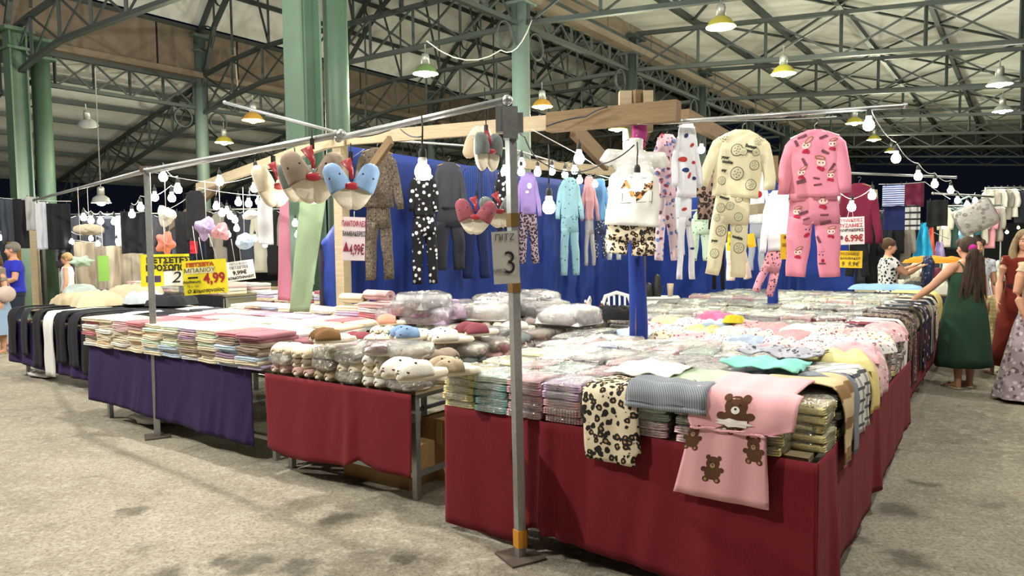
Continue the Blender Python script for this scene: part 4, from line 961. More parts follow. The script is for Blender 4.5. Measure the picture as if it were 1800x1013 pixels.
top_sl(838, 588, TH + .26, 'dusky rose', 'dusky rose slippers with cream soles beside the white-faced ones', -.3, False, False, 1.1)
top_sl(690, 570, TH + .25, 'peach', 'peach slippers on top near the blue cloth', -.7)
top_sl(680, 622, TH + .22, 'dusky rose', 'deep red slippers in the middle of the slipper table', -.9, bag=True)
# piles of larger bags at the back of the slipper table
for i, (px, py, z, k, sc, sd) in enumerate(((760, 558, .98, 'lilac', 1.3, 1), (710, 562, .93, 'mulberry', 1.3, 2), (740, 545, 1.04, 'mauve', 1.25, 3), (745, 533, 1.1, 'grey', 1.2, 4), (800, 548, 1.02, 'lilac', 1.2, 5), (860, 552, 1.0, 'white', 1.3, 6), (905, 540, 1.03, 'black', 1.3, 7), (950, 548, 1.0, 'black', 1.3, 8), (1000, 560, .97, 'white', 1.3, 9), (880, 535, 1.06, 'white print', 1.2, 10), (935, 530, 1.04, 'white print', 1.3, 11))):
    m = prints(k); q = G(px, py + 8, z)
    r = empty('bagged_robe', q, (0, 0, RZ + ru(-.3, .3)), sc, label='%s robe in a clear bag, %s of the heap behind the slippers' % (k, ORD[i]), cat='robe', group='bagged robes heaped behind the slippers')
    ob('garment', crumpled_mesh(.34, .28, .12, sd, m), r); ob('clear_bag', SBAG, r, (0, 0, -.01), (0, 0, PI / 2), (1.3, 1.3, 1.4))
for i, (px, py) in enumerate(((1012, 588), (1042, 578), (990, 602), (1030, 598))):
    for j in range(6):
        k = ['black', 'grey', 'dark print', 'black', 'dark print', 'black'][(i + j) % 6]
        q = G(px, py + 12, .9); q.z = TH + .001 + .036 * j
        r = empty('bagged_clothes', q, (ru(-.05, .05), ru(-.05, .05), RZ + ru(-.2, .2)), label='%s thermal wear bag, %s up, %s dark stack by the blue-wrapped post' % (k, ORD[j], ORD[i]), cat='leggings', group='dark bagged stacks at the end of the slipper table')
        me, bag = PK2[(k, j % 2)]; ob('garment', me, r); ob('clear_bag', bag, r)
place('black_garment', crumpled_mesh(.45, .3, .12, 33, fabric('121214')), .95, 2.9, TH + .22, .2, 'black crumpled garment on top of the dark stacks', 'clothes', None)
# ------------------------------------------------------------------ hanging garments, signs, bulbs
from mathutils.bvhtree import BVHTree
random.seed(21)
def facing(p, extra=0.0): return math.atan2(-p.x, p.y) + extra
_tc = {}
def text_mesh(s, size, m, bold=0.0, align='CENTER', shear=0, wide=1.0):
    c = bpy.data.curves.new('text', 'FONT'); c.body = s; c.size = size; c.align_x = align; c.align_y = 'CENTER'; c.offset = bold; c.extrude = .0006; c.shear = shear; c.resolution_u = 3
    o = bpy.data.objects.new('t', c); col.objects.link(o); dg = bpy.context.evaluated_depsgraph_get(); dg.update()
    me = bpy.data.meshes.new_from_object(o.evaluated_get(dg)); bpy.data.objects.remove(o)
    me.transform(Matrix.Rotation(PI / 2, 4, 'X') @ Matrix.Diagonal((wide, 1, 1, 1))); me.materials.clear(); me.materials.append(m); return me
def jitter(b, amp, sx, sz, seed, axis=1):
    vv = []
    for p in b.v:
        q = Vector(p); d = amp * (noise.noise(Vector((q.x * sx, seed, q.z * sz))) + .5 * noise.noise(Vector((q.x * sx * 2.4, seed + 5, q.z * sz * 1.6))))
        vv.append((q.x + noise.noise(Vector((q.z * 6, seed, q.x * 3))) * amp * .7, q.y + d, q.z))
    b.v = vv; return b
def shirt_mb(w, L, sl=.45, sa=.18, sw=.075, seed=0, rag=False):
    # torso hanging from the shoulders at z=0, sleeves leaving the shoulder tips
    b = MB(); hw = w / 2; rows = 16; pts = []; rr = []
    for i in range(rows + 1):
        z = -L * i / rows; s = min(1, (i / rows * L) / .07); x = .055 + (hw - .055) * s ** .8 if s < 1 else hw * (1 - .04 * math.sin(i / rows * PI)); pts.append((0, 0, z)); rr.append((x, .012 + .02 * min(1, i / 3)))
    b.tube(pts, rr, 26, flat=(0, 1, 0))
    if sl:
        for sgn in (-1, 1):
            p0 = Vector((sgn * (hw - .045), 0, -.075)); k = 8; ps = []; r_ = []
            for i in range(k + 1):
                t_ = i / k; a = sa * (1 + .0 * t_); ps.append(p0 + Vector((sgn * math.sin(a) * sl * t_ + sgn * .02 * math.sin(t_ * PI), .01 * math.sin(t_ * 5), -math.cos(a) * sl * t_))); r_.append((sw * (1 - .38 * t_) * (1.0 if i else .6), .024))
            b.tube(ps, r_, 12, flat=(0, 1, 0))
    return jitter(b, .020, 15, 2.6, seed)
def trousers_mb(w, L, gap=.5, seed=0, flare=1.5, rise=.24, splay=.03):
    b = MB(); hw = w / 2
    b.tube([(0, 0, 0), (0, 0, -.02), (0, 0, -rise * .6), (0, 0, -rise)], [(hw * .86, .02), (hw * .9, .026), (hw * .98, .03), (hw, .03)], 22, flat=(0, 1, 0))
    for s in (-1, 1):
        k = 10; ps = []; r_ = []
        for i in range(k + 1):
            t_ = i / k; ps.append((s * (hw * .5 + splay * t_), .006 * math.sin(t_ * 6 + s), -rise * .75 - (L - rise * .75) * t_)); r_.append((hw * (.5 - .16 * t_ * (1 / flare)), .026))
        b.tube(ps, r_, 14, flat=(0, 1, 0))
    return jitter(b, .017, 15, 2.4, seed + 3)
HM = MB(); HM.tube([(-.19, 0, -.05), (-.1, 0, -.012), (0, 0, .012), (.1, 0, -.012), (.19, 0, -.05)], .008, 6)
HOOK = MB(); HOOK.tube([(0, 0, .012), (0, 0, .05), (.02, 0, .07), (.03, 0, .095), (.0, 0, .115), (-.02, 0, .1)], .0025, 6)
HME = {k: HM.mesh('hanger', m) for k, m in (('w', WHITE), ('k', BLACK), ('b', flat('b0905a', .5)))}; HKE = HOOK.mesh('hook', GALV)
def hanger(root, kind='w', sc=1.0, dz=0.0):
    o = ob('hanger', HME[kind], root, (0, 0, dz), (0, 0, 0), sc); ob('hook', HKE, o)
GB = 'pyjamas on hangers in front of the blue cloth'
def garment(px, y0, y1, y2, wpx, Y, mt, mb_, label, group=None, rz=.3, sl=None, sa=.18, hk='k', cat='pyjamas', seed=None, name='pyjama_set', twist=None, wk=1.0, lw=.72, hang_=True, sw=None):
    if group == GB: a_ = (px - CX) / F; Y = (3.27 + 2.115) / (.574 - .819 * a_)
    p = P(px, y0, Y); k = Y / F; w = wpx * k * .74 * wk; L = (y1 - y0) * k; seed = px if seed is None else seed
    root = empty(name, p, (0, 0, facing(p, rz)), label=label, cat=cat, group=group)
    parts = {}
    if mt is not None: parts['top'] = ob('top', shirt_mb(w, L, L * .92 if sl is None else sl * k, sa, sw or w * .15 + .012, seed).mesh('top', mt), root)
    if mb_ is not None:
        L2 = (y2 - y1) * k; parts['trousers'] = ob('trousers', trousers_mb(w * lw / .74, L2 + .03, seed=seed).mesh('trousers', mb_), root, (0, .004, -L + .03))
    if hang_: hanger(root, hk, w / .40, -.012)
    return root, parts
def bvh_of(o):
    me = o.data; return BVHTree.FromPolygons([v.co.copy() for v in me.vertices], [tuple(p.vertices) for p in me.polygons])
def stick(o, shapes, m, name, label=None, off=.004):
    # flat prints laid onto the front of a garment part: each shape is a list of (x, z) outline points
    t_ = bvh_of(o); mb = MB()
    def pr(x, z):
        h = t_.ray_cast(Vector((x, -.6, z)), Vector((0, 1, 0)))[0]; return None if h is None else Vector((x, h.y - off, z))
    for sh in shapes:
        c = (sum(q[0] for q in sh) / len(sh), sum(q[1] for q in sh) / len(sh)); n = len(sh)
        pts = [pr(*c)] + [pr(c[0] + (x - c[0]) * .5, c[1] + (z - c[1]) * .5) for x, z in sh] + [pr(x, z) for x, z in sh]
        if any(q is None for q in pts): continue
        mb.add(pts, [(0, 1 + k, 1 + (k + 1) % n) for k in range(n)] + [(1 + k, 1 + n + k, 1 + n + (k + 1) % n, 1 + (k + 1) % n) for k in range(n)])
    if mb.v: return ob(name, mb.mesh(name, m), o, label=label)
def stick_text(o, s, x, z, size, m, rot=0, off=.005, bold=.002):
    me = text_mesh(s, size, m, bold); t_ = bvh_of(o); R = Matrix.Rotation(rot, 4, 'Y'); me.transform(R)
    for v in me.vertices:
        h = t_.ray_cast(Vector((x + v.co.x, -.6, z + v.co.z)), Vector((0, 1, 0)))[0]
        v.co = (x + v.co.x, (h.y if h else 0) - off + (v.co.y) * .5, z + v.co.z)
    return ob('lettering', me, o)
def el(cx, cz, rx, rz_, rot=0, n=14):
    return [(cx + rx * math.cos(2 * PI * k / n) * math.cos(rot) - rz_ * math.sin(2 * PI * k / n) * math.sin(rot), cz + rx * math.cos(2 * PI * k / n) * math.sin(rot) + rz_ * math.sin(2 * PI * k / n) * math.cos(rot)) for k in range(n)]
def heart(cx, cz, r, rot=0, n=18):
    out = []
    for k in range(n):
        t_ = 2 * PI * k / n; x = 16 * math.sin(t_) ** 3 / 16; z = (13 * math.cos(t_) - 5 * math.cos(2 * t_) - 2 * math.cos(3 * t_) - math.cos(4 * t_)) / 16
        out.append((cx + r * (x * math.cos(rot) - z * math.sin(rot)), cz + r * (x * math.sin(rot) + z * math.cos(rot))))
    return out
def rect(cx, cz, w, h, rot=0):
    return [(cx + x * math.cos(rot) - z * math.sin(rot), cz + x * math.sin(rot) + z * math.cos(rot)) for x, z in ((-w / 2, -h / 2), (0, -h / 2), (w / 2, -h / 2), (w / 2, h / 2), (0, h / 2), (-w / 2, h / 2))]

# on the blue cloth
GB_ = 'pyjamas on hangers in front of the blue cloth'
BRN = spots('5f5448', '2b2520', 44, .36, fg2='7d7262', key='brn')
garment(663, 260, 363, 490, 78, 8.0, BRN, BRN, 'brown speckled pyjama set hanging nearest the timber post', GB, .35, hk='b', lw=.6)
BWH = spots('121218', 'e9e9ea', 17, .33, key='bwh')
garment(744, 300, 380, 498, 52, 8.35, BWH, BWH, 'black pyjama set with white hearts behind the big near bulb', GB, .3, lw=.82, sl=60)
garment(789, 285, 366, 473, 58, 8.7, fabric('3d3e45'), fabric('35363d'), 'charcoal pyjama set with a small red crest', GB, .3, hk='b', lw=.86, sl=70)
garment(835, 292, 372, 488, 56, 9.1, stripes('1b2d63', '24407f', 40, 0), stripes('141d42', '1b2d63', 40, 0), 'dark blue striped pyjama set behind the hanging slippers', GB, .3, lw=.8)
garment(884, 300, 372, 420, 30, 9.5, BWH, floral('24242a', ['dedede'], 30, key='bf'), 'black and white print set half hidden by the steel pole', GB, .3)
r_, p_ = garment(928, 303, 376, 462, 40, 9.9, fabric('9c86c4'), leopard('b09aa8', '7a5c6a', '1c181f', 36, 'lp2'), 'lilac pyjama top with leopard trousers right of the steel pole', GB, .25, lw=.8)
stick(p_['top'], [el(.01, -.18, .03, .04), el(-.02, -.26, .025, .02)], fabric('e9e2ee'), 'print')
garment(1001, 312, 382, 483, 42, 10.6, spots('9ccbd8', '5d7d86', 16, .2, key='lb'), spots('9ccbd8', '5d7d86', 16, .2, key='lb'), 'light blue pyjama set with small grey prints', GB, .25, lw=.78)
garment(1036, 310, 386, 466, 22, 11.2, fabric('dba3ab'), fabric('b9b6b8'), 'pink top with pale grey trousers, narrow set', GB, .5, wk=1.1, hk='b')
garment(1055, 314, 388, 452, 24, 11.6, fabric('6ea2dc'), floral('3b4468', ['d5d9e8'], 26, key='fb'), 'sky blue top with patterned navy trousers', GB, .45, wk=1.1, hk='w')
garment(1079, 326, 388, 456, 30, 12.0, fabric('cdd6e4'), fabric('dde2ea'), 'white and pale blue set beside the mannequin', GB, .3)
# on the back cloth, right of the wrapped post
GK = 'pyjamas on hangers at the back of the stall'
garment(1191, 338, 384, 448, 30, 11.4, fabric('d5dce6'), fabric('dfe3ea'), 'plain white set with pale blue shade behind the lip-print set', GK, .1)
MINT = spots('cfe6cf', '5d7360', 17, .2, key='mnt')
garment(1231, 372, 388, 458, 34, 11.0, fabric('c4e2c4'), MINT, 'mint green trousers with small dark prints', GK, .1, sl=0, lw=.95)
garment(1264, 330, 400, 508, 24, 10.6, fabric('101013'), fabric('0f0f12'), 'long black trousers set behind the cream cookie print set', GK, .1)
r_, p_ = garment(1331, 300, 392, 474, 34, 10.8, fabric('e3e6ee'), fabric('a9aeb8'), 'white top with grey sweat trousers behind the cream set', GK, .1)
stick(p_['top'], [el(-.03, -.2, .04, .06), el(.03, -.35, .04, .05)], fabric('a82c2c'), 'print')
r_, p_ = garment(1368, 335, 440, 520, 52, 6.9, fabric('e6e8ee'), floral('e2a0b0', ['4a3a44', '7a4a58'], 26, key='pkp'), 'white long-sleeved top with pink lettered trousers swinging left of the pink set', GK, .5, lw=.62, hk='w')
p_['trousers'].rotation_euler = (0, .32, 0)
r_, p_ = garment(1292, 405, 430, 492, 36, 7.2, None, fabric('ecdfd4'), 'white trousers with red hearts below the cream set', GK, .1, sl=0, lw=1.0, hang_=False); p_['trousers'].rotation_euler = (0, -.12, 0)
stick(p_['trousers'], [heart(-.045, -.22, .026), heart(-.06, -.30, .02), heart(.04, -.2, .03), heart(.05, -.3, .028), heart(.035, -.37, .022)], fabric('b01f28'), 'heart_print')
# near rail
garment(1172, 236, 345, 455, 52, 5.75, floral('e8c9d6', ['7c4a5c', '6d8ac9', 'b04a56'], 15, key='fpk'), floral('e8d3da', ['7c4a5c', '6d8ac9'], 15, key='fpk2'), 'pale pink set with small animal prints beside the mannequin', 'print sets on the near rail', .5, sl=55, hk='w', name='pyjama_set')
r_, p_ = garment(1207, 216, 345, 488, 50, 5.6, fabric('e4e6ec'), fabric('e2e4ea'), 'white set printed with red and blue lips, trailing to a point', 'print sets on the near rail', .6, sl=95, lw=.5, hk='w')
stick(p_['top'], [el(.03, -.17, .022, .013, .5), el(-.05, -.28, .035, .02), el(.0, -.4, .028, .014, 1), el(.05, -.3, .022, .012)], fabric('b03a34'), 'lip_print'); stick(p_['top'], [el(-.02, -.1, .02, .014, .8), el(-.03, -.36, .03, .018), el(.05, -.42, .02, .014)], fabric('2b3a6a'), 'lip_print')
stick(p_['trousers'], [el(-.03, -.12, .018, .012, .4), el(.02, -.3, .022, .012, 1), el(.04, -.5, .018, .01)], fabric('b03a34'), 'lip_print'); stick(p_['trousers'], [el(.02, -.2, .022, .014), el(-.03, -.38, .02, .014), el(.04, -.42, .018, .01)], fabric('2b3a6a'), 'lip_print')
garment(1243, 290, 385, 386, 46, 6.4, leopard('8a7468', '5a4638', '17110f', 26, 'dl2'), None, 'dark leopard top behind the cream set', 'print sets on the near rail', .4, sl=40)
# cream cookie set
CRM = fabric('e3dcb8', .05); DK = fabric('35382f')
rc, pc = garment(1305, 228, 345, 484, 108, 5.7, CRM, CRM, 'cream pyjama set with cookie outlines and dark lettering', 'print sets on the near rail', -.08, sl=88, sa=.30, hk='k', lw=.58, seed=4)
rc.rotation_euler.y = .1; pc['trousers'].location.x = -.015
def cookies(o, lst):
    for (x, z, r) in lst:
        stick(o, [el(x, z, r, r * 1.05)], DK, 'cookie_outline', off=.004); stick(o, [el(x, z, r * .9, r * .95)], fabric('d6d3b0'), 'cookie_print', off=.0055)
        stick(o, [el(x + r * .5 * math.cos(a) * f_, z + r * .55 * math.sin(a) * f_, r * .09, r * .09, n=6) for a, f_ in ((.3, 1), (1.4, 1.1), (2.5, .9), (3.6, 1), (4.7, 1.1), (5.6, .8), (1, .3), (4, .3))], DK, 'cookie_chip', off=.007)
cookies(pc['top'], [(-.13, -.07, .05), (-.02, -.16, .045), (.13, -.08, .035), (.0, -.34, .05), (.12, -.27, .035), (.03, -.17, .028), (-.11, -.40, .03), (.11, -.42, .04), (.12, -.17, .028)])
cookies(pc['trousers'], [(-.08, -.12, .034), (-.01, -.1, .03), (.06, -.18, .032), (-.06, -.30, .04), (-.0, -.3, .026), (.09, -.42, .04), (-.09, -.48, .035), (-.02, -.42, .025), (.05, -.04, .026), (.07, -.27, .028), (-.1, -.2, .026)])
for (pn, s, x, z, sz, ro) in (('top', 'Sweet', .08, -.13, .034, .2), ('top', 'cookie', .09, -.165, .03, .2), ('top', 'your', -.1, -.22, .03, .1), ('top', 'cookie', -.08, -.255, .03, .1), ('top', 'my', -.1, -.32, .03, 0), ('trousers', 'sweet', -.06, -.04, .03, .2), ('trousers', 'cookie', .07, -.34, .03, .2), ('trousers', 'your', -.1, -.38, .026, 0)):
    stick_text(pc[pn], s, x, z, sz, DK, ro)
# pink set
PNK = fabric('d98aa0', .07)
rp, pp = garment(1432, 228, 345, 484, 112, 5.75, PNK, PNK, 'bright pink pyjama set with haloed faces and dark word bars', 'print sets on the near rail', -.05, sl=96, sa=.20, hk='w', lw=.76, seed=9)
MAU = fabric('6d3f4c'); GLD = fabric('8a6a30'); RDD = fabric('a82440'); PAL = fabric('ecc6c0')
def faces(o, lst, bars):
    for (x, z, k, ro) in lst:
        stick(o, [el(x, z, .035 * k, .028 * k, ro)], PAL, 'face_print', off=.004)
        hx, hz = x + .03 * k * math.sin(ro + .3), z + .038 * k
        stick(o, [el(hx, hz, .04 * k, .016 * k, ro + .25)], GLD, 'halo_print', off=.0055); stick(o, [el(hx, hz, .03 * k, .009 * k, ro + .25)], PNK, 'halo_print', off=.0065)
        stick(o, [el(x - .012, z, .005, .006, n=8), el(x + .014, z - .002, .005, .006, n=8)], BLACK, 'eye_print', off=.0055)
        stick(o, [el(x - .005, z - .045 * k, .026 * k, .014 * k, ro), el(x + .014, z - .052 * k, .014 * k, .016 * k, ro)], RDD, 'bow_print', off=.005)
    stick(o, [rect(x, z, w, h, r) for x, z, w, h, r in bars], MAU, 'word_bar', off=.004)
faces(pp['top'], [(-.06, -.12, 1, .5), (.05, -.26, 1, -.5), (.13, -.12, .8, 0), (-.09, -.33, .8, .3), (.12, -.36, .75, 0)], [(-.13, -.1, .05, .02, -1.2), (-.09, -.05, .07, .02, .4), (.07, -.06, .07, .02, .4), (.08, -.18, .06, .02, -.5), (-.07, -.25, .07, .02, -1.1), (.13, -.3, .07, .02, 1), (-.09, -.40, .07, .03, .3), (.02, -.38, .05, .012, -.2), (.03, -.43, .06, .014, .1)])
faces(pp['trousers'], [(.07, -.06, 1, 0), (-.04, -.28, 1, .6), (.06, -.48, .9, -.3), (-.12, -.14, .8, 0), (.13, -.3, .8, 0), (-.11, -.46, .8, .2)], [(-.07, -.15, .07, .022, .3), (-.05, -.2, .05, .014, .3), (.08, -.17, .06, .014, 0), (.09, -.23, .08, .024, .2), (-.04, -.37, .06, .02, -1.1), (.04, -.36, .06, .02, -1.1), (-.08, -.53, .08, .026, .3), (.07, -.55, .05, .012, 0)])
b = MB(); b.tube([(-.155, 0, 0), (.155, 0, 0)], [(.03, .02)] * 2, 8, flat=(0, 1, 0)); 
b = MB(); b.box((0, 0, 0), (.34, .05, .055)); ob('waistband', b.mesh('band', PNK), rp, (0, -.0, -(345 - 228) * 5.75 / F + .005))
# far right hanging things
r_, p_ = garment(1510, 322, 428, 485, 62, 8.2, fabric('6a1a34'), fabric('15151b'), 'maroon top with dark shoulder band over dark trousers', 'garments at the far corner of the stall', 0, sl=95, hk='b', lw=.55, name='tracksuit', cat='clothes')
def panel(px0, y0, px1, y1, Y, m, label, name='hanging_towel', cat='towel', group=None, fold=.02, taper=0.0, skew=0.0, fq=22, rz=0.0, clip=True, nx=18):
    p = P((px0 + px1) / 2, y0, Y); k = Y / F; w = (px1 - px0) * k; h = (y1 - y0) * k
    root = empty(name, p, (0, 0, facing(p, rz)), label=label, cat=cat, group=group); sd = px0
    def f(a, s):
        x = (a - .5) * w * (1 - taper * (1 - s)); return Vector((x + skew * s, fold * (math.sin(x * fq * 2 + sd) * .5 + noise.noise(Vector((x * 9, s * 3, sd))) * 1.2), -h * s - .012 * noise.noise(Vector((x * 8, s, sd))) * s))
    mb = MB(); mb.grid(nx, 22, f); ob('cloth_panel', solid(mb.mesh(name, m), .006), root)
    if clip:
        for s in (-.35, .35):
            b = MB(); b.box((s * w * (1 - taper), 0, .005), (.012, .03, .05)); ob('clothes_peg', b.mesh('peg', BLACK, False), root)
    return root
panel(1554, 325, 1588, 362, 10, stripes('c9cdda', '2c3f86', 34, 2), 'blue and white striped towel at the far corner', taper=.0)
panel(1556, 358, 1589, 405, 10.1, fabric('1a2350'), 'navy shorts pegged under the striped towel', 'hanging_shorts', 'shorts')
panel(1590, 322, 1622, 364, 10.6, fabric('5a1830'), 'maroon towel beside the striped one')
panel(1588, 361, 1616, 404, 10.3, stripes('dcdcd8', '2b2b30', 11, 2, .7, two=0), 'black and white plaid shirt on a hanger', 'plaid_shirt', 'shirt')
panel(1632, 352, 1664, 398, 11.6, fabric('18191c'), 'black t-shirt pegged behind the bulbs', 'hanging_shirt', 'shirt')
panel(1606, 392, 1642, 462, 12.5, fabric('2ba5d4'), 'bright turquoise towel gathered at the top', taper=.75, fold=.05)
panel(1630, 400, 1645, 462, 12.8, fabric('e2604e'), 'coral towel next to the turquoise one', taper=.6, fold=.04)
panel(1642, 425, 1662, 462, 13.2, fabric('9a8ac2'), 'lilac towel next to the coral one', taper=.5, fold=.04)
# quilt bag hanging near the bulbs
p = P(1703, 360, 9.5); root = empty('quilt_bag', p, (0, -.45, facing(p)), label='clear bag with a printed quilt hung aslant beside the string of bulbs', cat='bag')
b = MB(); b.ell((0, 0, 0), (1, 1, 1), 20, 12); b.v = [(math.copysign(abs(x) ** .3, x) * .21, y * .05, math.copysign(abs(z / .98) ** .3, z) * .17 - .18) for x, y, z in b.v]; ob('quilt', b.mesh('quilt', floral('cfcabc', ['6a7a46', '7a5a46'], 9, key='quilt')), root)
b.v = [(x * 1.12, y * 1.3, (z + .18) * 1.12 - .18) for x, y, z in b.v]; ob('clear_bag', b.mesh('bag', PLASTIC, merge=True), root)
b = MB(); b.tube([(-.06, 0, .05), (-.05, 0, .1), (.05, 0, .1), (.06, 0, .05)], .012, 6); ob('handle', b.mesh('handle', flat('9fc4c0', .5)), root)
# mannequin torso with t-shirt and leopard shorts
pm = P(1117, 262, 5.3); root = empty('mannequin', pm, (0, .06, facing(pm, .25)), label='white plastic torso wearing a white t-shirt and leopard shorts', cat='mannequin')
b = MB(); b.ell((0, 0, -.3), (.15, .085, .3), 20, 14); b.ell((0, 0, -.1), (.17, .08, .1), 20, 10); b.tube([(0, 0, -.1), (0, 0, .0), (0, .0, .075)], [(.07, .06), (.052, .05), (.055, .05)], 14)
for s in (-1, 1): b.tube([(s * .1, 0, -.06), (s * .19, -.01, -.06), (s * .225, -.01, -.12)], [(.05, .05), (.058, .055), (.045, .045)], 12); b.ell((s * .07, -.06, -.17), (.07, .05, .07), 12, 8)
ob('torso', remesh(b, .012, flat('c6c6c0', .25, coat=.5, name='torso_plastic'), 'torso', 3), root)
WSH = fabric('cfcfc8', .03); b = shirt_mb(.37, .50, 0, seed=3); b.v = [(x * (1.0 if z < -.1 else 1.0), y * 3.3 - (.02 if y < 0 else 0), z * .84 - .135) for x, y, z in b.v]
vv = []
for (x, y, z) in b.v:
    d = .012 * math.sin((z * 26 + x * 13)) * min(1, max(0, (-z - .25) * 6)); vv.append((x * (1 - .12 * math.exp(-((z + .135) / .06) ** 2)) * (1 + .12 * min(1, max(0, (-z - .3) * 4))), y + (d if y < 0 else 0), z))
b.v = vv; sh = ob('t_shirt', b.mesh('tshirt', WSH), root, label='white t-shirt')
LPT = leopard('c98a4a', '8a5a2a', '2a1a10', 40, 'ltext')
stick_text(sh, 'Animal', 0, -.27, .075, LPT, 0, .006, .004); stick_text(sh, 'love is always', 0, -.215, .02, DK, 0, .006, 0)
stick(sh, [[(-.06, -.315), (-.0, -.305), (.065, -.305), (.04, -.345), (.0, -.385), (-.04, -.35)]], LPT, 'leopard_heart', off=.006)
fr_ = MB(); 
stick(sh, [rect(0, -.39, .22, .003, .1), rect(.11, -.35, .003, .09, 0), rect(-.1, -.36, .003, .06, 0)], DK, 'frame_print', off=.006)
b = trousers_mb(.37, .26, rise=.16, seed=7, flare=3, splay=.01); b.v = [(x, y * 2.6, z) for x, y, z in b.v]; ob('leopard_shorts', b.mesh('shorts', leopard('dccfb2', 'b08a58', '1a1512', 30, 'lshort')), root, (0, 0, -.50), label='leopard print shorts')
hanger(root, 'k', .5, .07)

# left cluster: flannels, sponges, vest, trousers on the line
SPG = 'bath sponges and hair towels on strings over the towel table'
def stringed(px, py, y0, Y, mk, label, name='bath_sponge', cat='sponge', group=SPG):
    p = P(px, py, Y); root = empty(name, p, (0, 0, facing(p)), label=label, cat=cat, group=group)
    mk(root); b = MB(); b.tube([(0, 0, .02), (0, 0, (py - y0) * Y / F)], .003, 5); ob('string', b.mesh('string', flat('d9d6cc')), root); return root
def puff(hexc, rx, rz_, sd, lobes=5):
    def mk(root):
        b = MB(); b.ell((0, 0, 0), (1, 1, 1), 26, 16); vv = []
        for q in b.v:
            v_ = Vector(q); k = 1 + .22 * math.sin(lobes * math.atan2(v_.z, v_.x) + sd) * (1 - abs(v_.y)) + .16 * noise.noise(v_ * 2.5 + Vector((sd, 0, 0))); vv.append((v_.x * rx * k, v_.y * rx * .5 * k, v_.z * rz_ * k))
        b.v = vv; ob('puff', b.mesh('puff', fabric(hexc, .1, 140, .95, terry=True), merge=True), root)
        b = MB(); b.tube([(-.3 * rx, -rx * .5, rz_ * .3), (0, -rx * .62, 0), (.35 * rx, -rx * .5, -rz_ * .2)], rx * .16, 8); b.tube([(rx * .2, -rx * .5, rz_ * .5), (rx * .1, -rx * .6, .1 * rz_), (-rx * .3, -rx * .5, -.4 * rz_)], rx * .14, 8); ob('fold', b.mesh('fold', fabric(hexc, .1, 140, .95, terry=True)), root)
    return mk
stringed(292, 380, 300, 6.6, puff('d9d6cc', .07, .09, 1, 3), 'white fluffy mitt on a string behind the left pole'); stringed(291, 428, 392, 6.6, puff('e08a78', .075, .095, 2, 5), 'coral duck-shaped bath mitt above the yellow sign')
stringed(363, 402, 318, 7.0, puff('a898c0', .095, .10, 3, 4), 'lilac ruffled hair towel'); stringed(388, 408, 318, 7.0, puff('d39fa8', .08, .08, 4, 3), 'pink ruffled hair towel beside the lilac one')
stringed(430, 425, 330, 7.4, puff('b5cbe0', .10, .07, 5, 2), 'pale blue bow-shaped hair towel'); stringed(440, 378, 330, 8, puff('c9c6bd', .08, .05, 6, 2), 'cream bow-shaped hair towel higher up')
stringed(143, 460, 331, 9.6, puff('a9c0ac', .13, .07, 7, 6), 'sage green bath sponge on a string by the green card'); stringed(157, 404, 332, 9.7, puff('b9ad97', .15, .09, 8, 2), 'beige bow-shaped hair band hanging over the left stall')
panel(487, 335, 512, 528, 5.9, fabric('dd93ad', .06, 60, .95, terry=True), 'long pink bath towel hanging from the front bar', fold=.03, taper=.45, skew=-.02, fq=14)
panel(534, 345, 568, 547, 5.7, fabric('a3bb99', .06, 60, .95, terry=True), 'long sage green bath towel with its corner swept left', fold=.035, taper=-.3, skew=-.13, fq=12)
panel(528, 345, 548, 500, 6.1, fabric('8fae88', .06, 60, .95, terry=True), 'darker green towel behind the sage one', fold=.03, fq=12)
panel(453, 350, 478, 430, 7.2, fabric('b4b7ba'), 'light grey towel hanging behind the pink one'); panel(560, 430, 584, 548, 7.6, fabric('35313c'), 'dark grey robe hanging at the foot of the timber post', 'hanging_robe', 'robe')
garment(343, 335, 425, 426, 46, 8.2, fabric('17171a'), None, 'black padded vest on a dark torso form above the towels', None, 0, sl=0, name='padded_vest', cat='vest')
garment(345, 425, 428, 500, 44, 8.4, None, fabric('15202c'), 'dark trousers below the black vest', None, 0, sl=0, name='trousers', cat='trousers', hang_=False)
panel(308, 372, 332, 470, 8.6, fabric('1a1a1d'), 'black garment beside the padded vest', 'hanging_trousers', 'trousers'); panel(334, 424, 346, 446, 8.0, fabric('b42430'), 'red bag hanging beside the vest', 'red_bag', 'bag')
GT = 'trousers pegged on the line of the left neighbour stall'
for (x0, y0, x1, y1, c_, lb) in ((2, 350, 24, 430, '3a3f48', 'dark blue jeans at the edge of the line'), (24, 350, 46, 436, '18181d', 'black trousers next to the jeans'), (46, 346, 66, 405, '9b9c9c', 'grey marl jogging trousers'), (63, 355, 82, 438, 'b9bcc2', 'light grey joggers in front of the green column'), (84, 358, 120, 438, '17181d', 'wide black trousers'), (98, 435, 118, 460, '1a1a1f', 'black trousers lower behind the wide pair'), (180, 385, 200, 432, '4a505c', 'slate blue trousers by the bulbs'), (214, 372, 258, 445, '222228', 'dark jacket behind the left pole'), (14, 425, 34, 490, '6b4d24', 'ochre brown coat behind the blue-shirted man')):
    panel(x0, y0, x1, y1, 16 if 'behind the wide' in lb else 13.5 if x1 < 125 else 12, fabric(c_), lb + ' at the left stall', 'hanging_trousers' if 'rous' in lb or 'jogg' in lb or 'jeans' in lb else 'hanging_coat', 'trousers' if 'coat' not in lb and 'jacket' not in lb else 'coat', GT, fold=.04)
